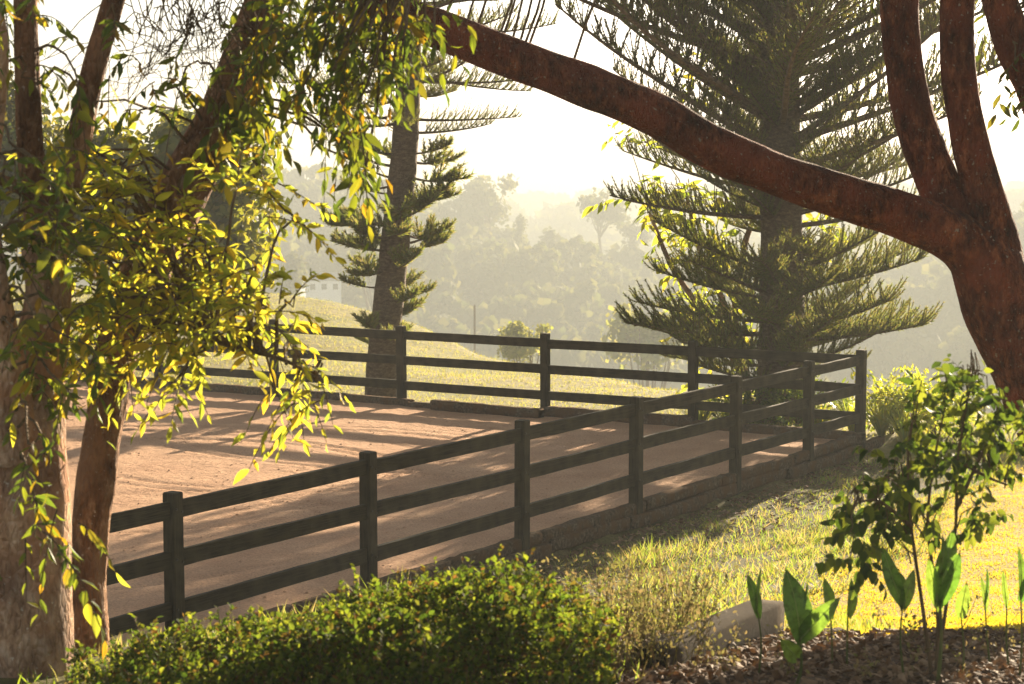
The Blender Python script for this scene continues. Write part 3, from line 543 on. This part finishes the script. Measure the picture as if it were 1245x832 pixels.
def make_tree(name, label, group, X, Y, ztop, rad, arr, leafm, barkm, th=None, cz=None, hg=None, base=None):
    zb = float(H(X, Y)) if base is None else base; hg = hg or rad; cc = ztop-np.percentile(arr[0][:, 2], 99)*hg; o = empty(name, (X, Y, zb), label, 'tree', group)
    mb = MB(); r = np.random.default_rng(int(abs(X*7+Y*3))); tr = th or rad*.06; lc = arr[4]
    top = np.array((r.normal(0, .1)*rad, 0, cc-zb)); tube(mb, catmull([(0, 0, -.3), (r.normal(0, .05)*rad, 0, (cc-zb)*.5), top], 4), np.linspace(tr, tr*.55, 9), 8)
    for l in lc[:10]:
        e = np.array((l[0]*rad, l[1]*rad, cc-zb+l[2]*hg)); b = np.array((0, 0, (cc-zb)*.72)); mid = (b+e)/2+np.array((0, 0, -.08*rad)); tube(mb, catmull([b, mid, e], 3), np.linspace(tr*.5, tr*.12, 7), 5)
    mb.build('trunk', barkm, o, True)
    mb = MB(); crown_mb(mb, arr, np.array((0, 0, cc-zb)), rad, hg, 0); mb.build('crown', leafm, o); return o
# far wood on the hills
variants = [crown_arrays(100+k, 9, 330, .22, .85, .9, .5) for k in range(5)]
vfar = [crown_arrays(120+k, 6, 110, .42, .85, .9) for k in range(3)]
mb = MB(); mt = MB(); r = np.random.default_rng(77); placed = 0
for k in range(6200):
    if k < 3600: Y = r.uniform(175, 505); hw = .30*Y+8
    elif k < 5200: Y = r.uniform(680, 890); hw = .30*Y
    else: Y = r.uniform(1080, 1330); hw = .29*Y
    X = r.uniform(-hw, hw); z0 = float(H(X, Y))
    if Y < 520:
        if placed > 1700: continue
        if Y < 240 and fbm(np.array([X*.02]), np.array([Y*.02]), 44)[0] < -.02: continue
        rad = r.uniform(3.0, 7.0); hh = rad*r.uniform(.9, 1.7); placed += 1
        crown_mb(mb, variants[r.integers(5)], np.array((X, Y, z0+1.5+hh*.75)), rad, hh, r.random()*6)
        if Y < 330: tube(mt, [(X, Y, z0-.5), (X, Y, z0+hh+1)], [.4, .25], 4, cap=False)
    elif k % (2 if Y < 950 else 1) == 0:
        rad = r.uniform(8, 16); crown_mb(mb, vfar[r.integers(3)], np.array((X, Y, z0+rad*.7)), rad, rad*.9, r.random()*6)
tag(mb.build('far_wood', M['far_leaf'], None, kind='stuff'), 'hazy wooded hills beyond the valley', 'woodland')
tag(mt.build('far_wood_trunks', M['twig'], None, kind='stuff'), 'trunks of the hazy far wood', 'woodland')
# named trees on the ridge and in the valley: px, ytop, Y, crown radius, height factor, label
airy = crown_arrays(140, 20, 800, .11, .95, 1.05, .6); dense = crown_arrays(141, 12, 900, .15, .9, .9, .5); tall = crown_arrays(142, 10, 600, .15, 1.0, .7, .5); umb = crown_arrays(143, 24, 1500, .10, .95, 1.0, .7)
FT = [(595, 217, 226, 4.4, 4.2, umb, 'tall umbrella crowned tree topping the middle of the hazy ridge'),
      (556, 244, 222, 2.6, 2.6, dense, 'rounded tree just left of the umbrella crowned ridge tree'),
      (630, 262, 225, 1.4, 2.6, tall, 'small pointed tree on the ridge just right of the umbrella crowned tree'),
      (730, 234, 232, 3.8, 3.6, airy, 'airy gum tree standing alone above the right of the hazy ridge'),
      (770, 268, 236, 2.6, 2.4, airy, 'low airy tree right of the lone gum on the ridge'),
      (385, 204, 236, 4.8, 3.4, dense, 'broad dense tree crowning the left hazy hill'),
      (430, 213, 230, 3.4, 3.0, dense, 'dense tree on the left hill close to the slim pine'),
      (350, 214, 240, 3.2, 2.6, dense, 'dense tree at the left end of the hazy hilltop'),
      (700, 292, 215, 3.6, 3.0, dense, 'rounded tree below the lone gum on the hazy slope'),
      (655, 300, 200, 3.2, 2.8, dense, 'rounded tree midway up the hazy slope below the ridge gap'),
      (455, 295, 150, 2.6, 2.8, airy, 'airy tree on the slope above the white house, left of the slim pine'),
      (350, 310, 150, 2.2, 3.2, tall, 'narrow tree on the slope left of the white house')]
for px, yt, Y, rad, hg, arr, lab in FT:
    Y, rad, hg = Y*2, rad*2, hg*2; p = P(px, yt, Y); make_tree('hill_tree', lab, 'trees on the hazy hills', p[0], Y, p[2], rad, arr, M['far_leaf'], M['twig'], None, None, hg)
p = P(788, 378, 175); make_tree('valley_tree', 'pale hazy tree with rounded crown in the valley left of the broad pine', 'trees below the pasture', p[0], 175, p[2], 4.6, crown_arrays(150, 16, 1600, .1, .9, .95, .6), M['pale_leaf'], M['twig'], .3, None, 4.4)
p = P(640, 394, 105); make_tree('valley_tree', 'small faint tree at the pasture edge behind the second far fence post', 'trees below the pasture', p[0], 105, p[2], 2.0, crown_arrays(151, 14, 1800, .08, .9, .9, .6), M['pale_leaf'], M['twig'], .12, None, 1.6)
# bushy trees beyond the fence, left
p = P(248, 150, 46); make_tree('bushy_tree', 'dense olive green tree behind the leaning trunk beyond the arena', 'bushy trees left of the pasture', p[0], 46, p[2]+.15, 2.35, crown_arrays(160, 34, 13000, .068, 1.0, 1.0, .5), M['bush_leaf'], M['twig'], .16, None, 3.4)
p = P(120, 160, 48); make_tree('bushy_tree', 'dense green tree between the forked and leaning trunks beyond the arena', 'bushy trees left of the pasture', p[0], 48, p[2], 2.1, crown_arrays(161, 26, 9000, .07, 1.0, 1.0, .5), M['bush_leaf'], M['twig'], .16, None, 2.5)
p = P(-10, 95, 46); make_tree('bushy_tree', 'tall dark green tree at the left edge beyond the arena', 'bushy trees left of the pasture', p[0], 46, p[2], 2.2, crown_arrays(162, 22, 8000, .058, 1.0, 1.0, .5), M['leaf_dark'], M['twig'], .18, None, 3.0)
# white house in the haze
def house(px, py, Y, W, D, Hh, rz, label):
    p = P(px, py, Y); o = empty('white_house', (p[0], p[1], p[2]), label, 'house', 'pale houses in the haze', rz)
    mb = MB(); box(mb, (-W/2, -D/2, -3), (W/2, D/2, Hh)); mb.build('wall', M['white_wall'], o)
    mb = MB(); e = .35; V = [(-W/2-e, -D/2-e, Hh), (W/2+e, -D/2-e, Hh), (W/2+e, D/2+e, Hh), (-W/2-e, D/2+e, Hh), (-W/2, 0, Hh+1.2), (W/2, 0, Hh+1.2)]
    mb.add(V, [np.array([(0, 1, 5, 4), (2, 3, 4, 5), (0, 3, 2, 1)]), np.array([(1, 2, 5), (3, 0, 4)])]); mb.build('roof', M['roof_grey'], o)
    n = max(1, int(W/1.7))
    for k in range(n):
        x = -W/2+(k+.5)*W/n; fr = MB()
        for a, b in (((x-.5, -D/2-.06, .3), (x-.42, -D/2, 1.4)), ((x+.42, -D/2-.06, .3), (x+.5, -D/2, 1.4)), ((x-.42, -D/2-.06, .3), (x+.42, -D/2, .38)), ((x-.42, -D/2-.06, 1.32), (x+.42, -D/2, 1.4))): box(fr, a, b)
        f_ = fr.build('window', M['white_wall'], o); g_ = MB(); box(g_, (x-.42, -D/2-.03, .38), (x+.42, -D/2-.005, 1.32)); g_.build('pane', M['glass'], f_)
house(393, 354, 330, 5.6, 5, 1.9, .15, 'small white house among trees on the hazy slope left of the slim pine')
house(371, 352, 336, 3.0, 3, 1.5, .15, 'small white outbuilding beside the white house in the haze')
mb = MB(); p = P(577, 372, 180); tube(mb, [(p[0], 180, float(H(p[0], 180))-1), (p[0], 180, p[2])], [.13, .09], 6); tube(mb, [(p[0], 180, p[2]-.02), (p[0], 180, p[2]+.12)], [.05, .05], 6)
tag(mb.build('utility_pole', M['twig']), 'thin dark pole in the hazy valley right of the slim pine', 'pole')

# ------------------------------------------------------------------ plants behind the fence corner
def strap_clump(loc, n, L, label, mat, seed, wid=.03):
    r = np.random.default_rng(seed); mb = MB()
    for k in range(n):
        a = r.uniform(0, 6.283); l = L*r.uniform(.6, 1.1); lean = r.uniform(.25, .9); u = np.linspace(0, 1, 6); d = np.array((math.cos(a), math.sin(a), 0)); sd_ = np.array((-d[1], d[0], 0))
        c = d*(lean*l*u**1.3)[:, None]+np.array((0, 0, 1))*(l*(u-.45*lean*u**2.2))[:, None]+d*.04; ww = wid*np.array([.5, .9, 1, .9, .6, .05])
        V = np.concatenate([c+sd_*ww[:, None]*.5, c-sd_*ww[:, None]*.5]); i = np.arange(5); mb.add(V, np.stack([i, i+1, i+7, i+6], -1))
    o = mb.build('strap_leaved_clump', mat, None, loc=loc, kind=None); tag(o, label, 'plant', 'leafy clumps behind the fence corner'); return o
for i, (px, Y, n, L, lab) in enumerate([(852, 31.8, 80, .55, 'yellow green strappy clump left of the broad pine behind the far fence'), (885, 31.5, 70, .5, 'strappy clump at the left foot of the broad pine'), (1000, 31.2, 80, .6, 'strappy clump right of the broad pine trunk'), (1040, 30.6, 90, .7, 'tall strappy clump just left of the corner post'), (1075, 30.2, 100, .8, 'bright strappy clump just right of the corner post'), (1105, 29.6, 90, .75, 'strappy clump on the bank behind the young shrub')]):
    X = (px-622.5)/F*Y; strap_clump((X, Y, float(H(X, Y))-.02), n, L, lab, M['shrub_bg_leaf'], 200+i)
def leafy_bush(name, px, Y, R_, Hh, n, ls, mat, label, seed, cat='bush', group=None):
    X = (px-622.5)/F*Y; zb = float(H(X, Y)); r = np.random.default_rng(seed); o = empty(name, (X, Y, zb), label, cat, group); st_ = MB(); lv = MB()
    for k in range(9):
        a = r.uniform(0, 6.28); e = np.array((math.cos(a)*R_*.7, math.sin(a)*R_*.7, Hh*r.uniform(.6, .95))); tube(st_, catmull([(0, 0, -.05), e*np.array((.3, .3, .5)), e], 4), np.linspace(.02, .005, 9), 5)
    st_.build('stems', M['twig'], o, kind='stuff')
    u = unit(r.normal(size=(n, 3))); rr = r.random(n)**.45; p = u*rr[:, None]*np.array((R_, R_, Hh*.5))+np.array((0, 0, Hh*.52)); p *= (1+.18*np.sin(p[:, :1]*9+seed)*np.cos(p[:, 2:]*8))
    scatter(lv, LEAF[0], LEAF[1], p, unit(u*.7+r.normal(0, .5, (n, 3))), unit(r.normal(0, .6, (n, 3))+np.array((0, 0, 1))), ls*r.uniform(.6, 1.3, n)); lv.build('foliage', mat, o, kind='stuff'); return o
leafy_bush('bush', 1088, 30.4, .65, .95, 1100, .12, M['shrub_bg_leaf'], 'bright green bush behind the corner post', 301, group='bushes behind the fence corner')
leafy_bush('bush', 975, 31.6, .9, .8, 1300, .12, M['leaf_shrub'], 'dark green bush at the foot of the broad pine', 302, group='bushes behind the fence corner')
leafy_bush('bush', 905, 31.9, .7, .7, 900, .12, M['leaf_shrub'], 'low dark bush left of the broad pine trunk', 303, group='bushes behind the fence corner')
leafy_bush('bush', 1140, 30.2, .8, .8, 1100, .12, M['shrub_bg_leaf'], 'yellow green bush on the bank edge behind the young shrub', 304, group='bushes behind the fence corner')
# big leaved small tree behind the pine
t4 = empty('big_leaved_tree', (0, 0, 0), 'slender tree with large yellow green leaves tangled behind the broad pine', 'tree'); Yb = 34.2; Lm = []
for pts in ([(912, 500, Yb), (905, 450, Yb), (880, 370, Yb), (850, 300, Yb), (835, 240, Yb)], [(914, 500, Yb), (900, 440, Yb), (893, 380, Yb), (905, 300, Yb), (920, 240, Yb), (900, 150, Yb), (880, 80, Yb)], [(925, 500, Yb), (930, 440, Yb), (965, 340, Yb), (985, 290, Yb)], [(905, 460, Yb), (870, 400, Yb), (820, 330, Yb), (790, 260, Yb)]):
    Lm.append(limb(t4, 'stem', pts, [.07, .055, .045, .03], M['bark_pale'], 5, .02, 8)[1])
foliage(t4, [(800, 240, 40, 28, 22, Yb, .27, .55, .4), (850, 270, 50, 40, 24, Yb, .27, .55, .4), (840, 350, 40, 50, 20, Yb, .27, .55, .5), (985, 290, 26, 24, 14, Yb, .27, .5, .5), (900, 340, 50, 50, 18, Yb, .25, .5, .5), (890, 470, 40, 25, 14, Yb, .25, .5, .5), (870, 75, 30, 30, 12, Yb, .27, .5, .5), (790, 170, 30, 30, 5, Yb, .25, .5, .5), (905, 410, 30, 30, 10, Yb, .25, .5, .5)], M['shrub_bg_leaf'], Lm, 60, 22, M['twig'], finemesh=[fine_leaf('leaf', M['shrub_bg_leaf'], .2, .2)])

# ------------------------------------------------------------------ grass
def blades(name, X, Y, L, wd, mat, label, lean=.5, seed=0):
    r = np.random.default_rng(seed); n = len(X); Z = H(X, Y)+.03*fbm(X*1.6, Y*1.6, 3)*((Y < 80))-.008
    p = np.stack([X, Y, Z], -1); d = unit(np.stack([r.normal(0, lean, n), r.normal(0, lean, n), np.ones(n)], -1)); mb = MB()
    TV = np.array([(0, .5, 0), (0, -.5, 0), (.55, .38, .04), (.55, -.38, .04), (1, 0, .2)]); s = L*r.uniform(.5, 1.3, n)
    scatter(mb, TV, [np.array([(0, 1, 3, 2)]), np.array([(2, 3, 4)])] if len(X) < 60000 else [np.array([(0, 1, 4)])], p, d, unit(r.normal(size=(n, 3))), s, 0, wd/s)
    return tag(mb.build(name, mat, None, kind='stuff'), label, 'grass')
r = np.random.default_rng(90)
n = 230000; Y = 10.5+20.5*r.random(n)**1.0; X = r.uniform(-.05, .285, n)*Y; ok = (bank_edge(X, Y) < .25) & (Y < 31.5) & (Y > 10.5+.6*fbm(X*1.3, Y, 8)); X, Y = X[ok], Y[ok]
blades('lawn_grass', X, Y, .032, .012, M['grass_lawn'], 'mown yellow green lawn at the right', .7, 1)
n = 110000; Y = 10.9+21*r.random(n); X = r.uniform(-.2, .27, n)*Y; s_, t_ = st(X, Y); cl = fbm(X*1.3, Y*1.3, 70)
ok = (bank_edge(X, Y) > -.1) & (t_ < -.09) & (r.random(len(X)) < .72+1.0*cl); X, Y = X[ok], Y[ok]
bare = np.clip((-st(X, Y)[1]-.1)/.8, .55, 1); blades('rough_grass', X, Y, (.06+.34*np.clip(fbm(X*1.6, Y*1.6, 71), 0, 1))*bare, .010, M['grass_rough'], 'rough tussocky grass on the bank beside the near fence', .65, 2)
n = 59000; Y = 30+34*r.random(n)**1.1; X = r.uniform(-.30, .24, n)*Y; s_, t_ = st(X, Y); ok = (s_ < -.1) & (Y < np.interp(X, *edgeX)+2); X, Y = X[ok], Y[ok]
blades('pasture_grass', X, Y, .07, .018, M['grass_pale'], 'pale sunlit pasture grass beyond the far fence', .7, 3)
n = 9000; X = r.uniform(-3.4, .6, n); Y = r.uniform(8.5, 15, n); s_, t_ = st(X, Y); ok = (t_ < -.2); blades('bank_grass', X[ok], Y[ok], .09, .008, M['grass_rough'], 'grass on the slope between hedge and fence', .6, 4)

r = np.random.default_rng(17); n = 2000; ss = r.uniform(0, 17, n); tt = -.08-r.random(n)**2*1.5; q = A(0, 0); X = CX+dn[0]*ss+df[0]*tt; Y = CY+dn[1]*ss+df[1]*tt
mb = MB(); scatter(mb, np.array([(-.5, -.22, 0), (.45, -.25, .03), (.5, .2, 0), (-.42, .26, .05), (0, 0, .14)]), [np.array([(0, 1, 4), (1, 2, 4), (2, 3, 4), (3, 0, 4)])], np.stack([X, Y, H(X, Y)+.02], -1), unit(np.stack([r.normal(size=n), r.normal(size=n), r.normal(0, .3, n)], -1)), unit(np.stack([r.normal(0, .4, n), r.normal(0, .4, n), np.ones(n)], -1)), r.uniform(.03, .09, n))
tag(mb.build('leaf_litter', M['chip'], None, kind='stuff'), 'dry leaf litter along the outside foot of the near fence', 'leaf litter')
# ------------------------------------------------------------------ hedge
hd = empty('clipped_hedge', (-.75, 8.2, 1.7), 'leafy bright green hedge across the bottom of the view below the near fence', 'hedge'); r = np.random.default_rng(33)
def hedge_top(px): return np.interp(px, [60, 110, 160, 230, 300, 380, 450, 520, 600, 680, 730, 760, 790], [812, 806, 782, 760, 748, 738, 722, 706, 694, 698, 718, 748, 800])
mb = MB(); tw = MB(); n = 34000; Yh = r.uniform(7.4, 8.9, n); px = r.uniform(70, 748, n); Xh = (px-622.5)/F*Yh
zt = np.array([P(a, b, 8.4)[2] for a, b in zip(px, hedge_top(px))])-.095
zt = zt-.35*np.clip((7.9-Yh)/.7, 0, 1)**2-.22*np.clip((Yh-8.5)/.4, 0, 1)**2+.16*fbm(Xh*3.2, Yh*3.2, 12)+.10*vnoise(Xh*11, Yh*11, 15)+.02
edge = np.clip((760-px)/60, 0, 1); dep = r.random(n)**1.4*(.34+.7*(px > 690)*r.random(n)); p = np.stack([Xh, Yh, zt-dep], -1)
up_ = unit(np.stack([r.normal(0, .8, n), r.normal(0, .8, n)-.2, np.full(n, .9)], -1)); ld = unit(np.stack([r.normal(0, 1, n), r.normal(0, 1, n), r.uniform(.0, 1.3, n)], -1))
scatter(mb, LEAFR[0], LEAFR[1], p, ld, up_, r.uniform(.017, .040, n))
for k in range(520):                                # fresh shoots above the clipped top
    i = r.integers(n); b = np.array((Xh[i], Yh[i], zt[i]-.06)); d = unit(np.array((r.normal(0, .3), r.normal(0, .3), 1))); L = r.uniform(.05, .17); tube(tw, [b, b+d*L*.5, b+d*L], .0022, 3, cap=False)
    m = 12; q = np.linspace(.1, 1, m)[:, None]; sd_ = unit(np.cross(np.tile(d, (m, 1)), r.normal(size=(m, 3)))); scatter(mb, LEAFR[0], LEAFR[1], b+d*L*q, unit(sd_+d*.7), unit(r.normal(0, .5, (m, 3))+d), r.uniform(.02, .036, m))
for k in range(500):
    i = r.integers(n); b = np.array((Xh[i], Yh[i], zt[i]-.1)); tube(tw, [b-np.array((r.normal(0, .1), r.normal(0, .1), .5)), b], [.006, .003], 4, cap=False)
fo = mb.build('foliage', M['leaf_hedge'], hd, kind='stuff'); tg_ = tw.build('twigs', M['twig'], hd, kind='stuff')
for o in (fo, tg_): o.location = (.75, -8.2, -1.7)

# ------------------------------------------------------------------ mulch, edging and bed plants
n = 8500; r = np.random.default_rng(51); Y = r.uniform(7.6, 11.1, n); X = r.uniform(.0, .3, n)*Y; ok = Y < 10.5+.6*fbm(X*1.3, Y, 8)+r.normal(0, .08, n); X, Y = X[ok], Y[ok]; n = len(X); Z = H(X, Y)+r.uniform(.0, .03, n)
mb = MB(); CH = (np.array([(-.5, -.22, 0), (.45, -.25, .03), (.5, .2, 0), (-.42, .26, .05), (0, 0, .14)]), [np.array([(0, 1, 4), (1, 2, 4), (2, 3, 4), (3, 0, 4)])])
scatter(mb, CH[0], CH[1], np.stack([X, Y, Z], -1), unit(np.stack([r.normal(size=n), r.normal(size=n), r.normal(0, .45, n)], -1)), unit(np.stack([r.normal(0, .5, n), r.normal(0, .5, n), np.ones(n)], -1)), r.uniform(.02, .07, n))
tag(mb.build('bark_mulch', M['chip'], None, kind='stuff'), 'brown bark mulch and dry leaves in the garden bed', 'mulch')
mb = MB(); a, b = P(934, 752, 10.6), P(792, 814, 9.1); d = b-a; bevbox(mb, np.linalg.norm(d), .19, .26, mat_from((a+b)/2+np.array((0, 0, -.03)), d), .01, 0, 10, .0015)
tag(mb.build('edging_block', M['concrete'], None, True), 'long grey concrete edging block lying between lawn and mulch bed', 'edging block')
mb = MB(); a = P(1012, 775, 10.9); bevbox(mb, .16, .12, .2, mat_from(a+np.array((0, 0, -.06)), (.9, .3, 0)), .012, 0, 3, .003)
tag(mb.build('edging_block', M['concrete'], None, True), 'short stub of grey edging behind the big leaved shoots', 'edging block')
def blade_leaf(base, tip, width, bend, normal, mat, parent, name='leaf'):
    base, tip = np.array(base), np.array(tip); d = tip-base; L = np.linalg.norm(d); x = d/L; nrm = unit(np.array(normal)-x*np.dot(normal, x)); sd_ = np.cross(x, nrm); u = np.linspace(0, 1, 25)
    ww = width*np.sin(np.pi*np.clip(u*.93+.05, 0, 1))**.75; ww[-1] = .001; c = base+d*u[:, None]+nrm*(bend*L*np.sin(np.pi*u))[:, None]; c[:, 2] -= 0
    pl = (np.arange(25) % 2-.5)[:, None]*.004; wv = rng.normal(0, .06)*np.sin(u*rng.uniform(5, 9))[:, None]; rows = []
    for f_, lift in ((.5, .16), (.25, .10), (0, 0), (-.25, .10), (-.5, .16)): rows.append(c-(x*abs(f_)*width*.5)+sd_*ww[:, None]*f_+nrm*(ww[:, None]*(lift+wv*abs(f_)*2)+pl*(abs(f_) > .1)))
    V = np.concatenate(rows); i = np.arange(24); mb = MB(); mb.add(V, [np.concatenate([np.stack([i+25*k, i+1+25*k, i+26+25*k, i+25+25*k], -1) for k in range(4)])]); o = mb.build(name, mat, parent, True)
    rb = MB(); tube(rb, c[::3]+nrm*.0015, np.linspace(.0028, .0008, len(c[::3])), 5); rb.build('midrib', M['rib'], o, True); return o
def shoot(Y, base, stem_top, leaves, label, sr=.006, bulge=None):
    b = P(base[0], base[1], Y); b[2] = float(H(b[0], Y))-.02; o = empty('broad_leaved_shoot', (0, 0, 0), label, 'plant', 'broad leaved shoots in the mulch bed')
    mb = MB(); t_ = P(stem_top[0], stem_top[1], Y); tube(mb, catmull([b, (b+t_)/2+rng.normal(0, .01, 3), t_], 4), np.linspace(sr, sr*.5, 9), 7); mb.build('stem', M['stem_green'], o, True)
    for (bx, by, tx, ty, wpx, dy) in leaves:
        blade_leaf(P(bx, by, Y), P(tx, ty, Y+dy), wpx/F*Y*rng.uniform(.9, 1.1), rng.uniform(.04, .13), (rng.normal(0, .35), -1, .35), M['leaf_ginger'], o)
    return o
shoot(8.9, (922, 815), (922, 745), [(922, 750, 908, 696, 16, .05), (920, 745, 926, 688, 5, 0)], 'thin shoot with one small leaf, leftmost in the mulch bed')
shoot(8.6, (967, 822), (972, 770), [(973, 776, 954, 688, 34, .05), (973, 778, 1024, 724, 24, -.05), (968, 800, 947, 776, 22, -.1), (976, 745, 982, 705, 5, 0)], 'low shoot with two large bright leaves spread in a V, front of the mulch bed', .009)
shoot(9.3, (1012, 800), (1010, 745), [(1010, 750, 1001, 700, 16, 0)], 'shoot with a single upright leaf just right of the large V leaved shoot')
shoot(9.2, (1030, 800), (1031, 745), [(1032, 750, 1035, 702, 15, .03)], 'thin shoot with a spoon shaped leaf left of the young shrub')
shoot(8.8, (1100, 800), (1098, 730), [(1097, 735, 1072, 662, 20, .05), (1098, 740, 1112, 690, 16, 0), (1100, 720, 1085, 690, 14, .1)], 'tall shoot with drooping leaves just left of the young shrub stems')
shoot(8.6, (1140, 822), (1142, 720), [(1141, 730, 1160, 640, 26, .05), (1142, 740, 1128, 676, 20, 0), (1143, 735, 1168, 668, 18, -.05), (1142, 700, 1146, 650, 12, 0)], 'tallest shoot with several upright leaves among the young shrub stems', .010)
shoot(8.9, (1170, 810), (1168, 745), [(1168, 750, 1176, 706, 16, 0)], 'short shoot with one leaf right of the young shrub stems')
shoot(9.2, (1205, 790), (1198, 740), [(1198, 742, 1192, 700, 8, 0), (1198, 735, 1200, 690, 5, 0)], 'spiky narrow shoot near the right edge of the bed')
shoot(9.1, (1228, 790), (1224, 735), [(1224, 738, 1219, 692, 8, 0)], 'narrow bud tipped shoot second from the right edge')
shoot(8.8, (1240, 800), (1241, 720), [(1241, 725, 1238, 664, 12, 0), (1241, 730, 1256, 690, 14, 0)], 'green shoot cut by the right edge of the view')
# young shrub
t5 = empty('young_shrub', (0, 0, 0), 'young many stemmed shrub with dark hanging leaves in the mulch bed at the right', 'shrub'); Ys = 8.8; Ls = []
for pts in ([(1136, 830, Ys), (1150, 740, Ys), (1162, 640, Ys), (1164, 560, Ys), (1182, 455, Ys)], [(1134, 830, Ys), (1122, 740, Ys), (1108, 640, Ys), (1104, 560, Ys), (1110, 510, Ys)], [(1138, 830, Ys), (1140, 740, Ys+.05), (1128, 640, Ys+.05), (1136, 560, Ys), (1150, 490, Ys)], [(1162, 620, Ys), (1190, 560, Ys), (1215, 510, Ys)], [(1108, 640, Ys), (1070, 610, Ys-.05), (1045, 610, Ys-.05)], [(1164, 560, Ys), (1200, 580, Ys), (1225, 590, Ys)]):
    Ls.append(limb(t5, 'stem', pts, [.010, .008, .006, .004], M['twig'], 5, .03, 7)[1])
foliage(t5, [(1165, 500, 60, 40, 36, Ys, .066, .12, .6), (1130, 545, 62, 34, 20, Ys, .06, .15, .6), (1195, 560, 44, 40, 18, Ys, .062, .15, .8), (1062, 620, 44, 40, 25, Ys, .064, .13, .9), (1100, 600, 40, 30, 12, Ys, .06, .15, 1.0), (1165, 625, 40, 30, 13, Ys, .06, .15, 1.1), (1052, 668, 24, 26, 12, Ys, .06, .13, 1.2), (1225, 520, 26, 30, 12, Ys, .06, .15, 1.), (1185, 460, 12, 10, 5, Ys, .045, .1, .2)], M['leaf_shrub'], Ls, 280, 25, M['twig'], td=.15, thick=.38, TL=LEAFR, finemesh=[fine_leaf('leaf', M['leaf_shrub'], .30, .2, True), fine_leaf('leaf', M['leaf_shrub'], .27, .35, True)])
# dry weeds right of the hedge
mb = MB(); r = np.random.default_rng(64)
for k in range(230):
    px = r.choice([r.uniform(720, 860), r.uniform(600, 840), r.uniform(840, 1245)], p=[.7, .2, .1]); Y = r.uniform(8.6, 10.6); X = (px-622.5)/F*Y; zb = float(H(X, Y)); L = r.uniform(.2, .55)*(1 if px < 860 else .4); d = unit(np.array((r.normal(0, .3), r.normal(0, .3), 1))); b = np.array((X, Y, zb))
    cu = catmull([b, b+d*L*.5+r.normal(0, .02, 3), b+d*L+r.normal(0, .04, 3)], 3); tube(mb, cu, np.linspace(.0028, .0012, len(cu)), 3, cap=False)
    m = 16; q = r.uniform(.25, 1, m); pp = np.stack([np.interp(q, np.linspace(0, 1, len(cu)), cu[:, j]) for j in range(3)], -1)+r.normal(0, .02, (m, 3)); scatter(mb, LEAF[0], LEAF[1], pp, unit(r.normal(size=(m, 3))+d), unit(r.normal(size=(m, 3))), r.uniform(.012, .035, m), 0, 1.6)
tag(mb.build('dry_weeds', M['weed'], None, kind='stuff'), 'thin straggly brown green weeds between hedge and mulch bed', 'weeds')

# ------------------------------------------------------------------ haze
zmax = max((o.matrix_basis.translation.z for o in C.objects), default=0)
mb = MB(); box(mb, (-660, -70, -56), (660, 1460, 18.5)); hz = mb.build('haze', [], None, kind='stuff')
m = bpy.data.materials.new('haze'); m.use_nodes = True; n = m.node_tree; n.nodes.remove(n.nodes['Principled BSDF'])
v = n.nodes.new('ShaderNodeVolumePrincipled'); v.inputs['Color'].default_value = (.66, .70, .70, 1); v.inputs['Density'].default_value = HAZE_DENSITY; v.inputs['Anisotropy'].default_value = .0
n.links.new(v.outputs[0], n.nodes['Material Output'].inputs['Volume']); hz.data.materials.append(m); tag(hz, 'pale morning haze filling the valley', 'haze')
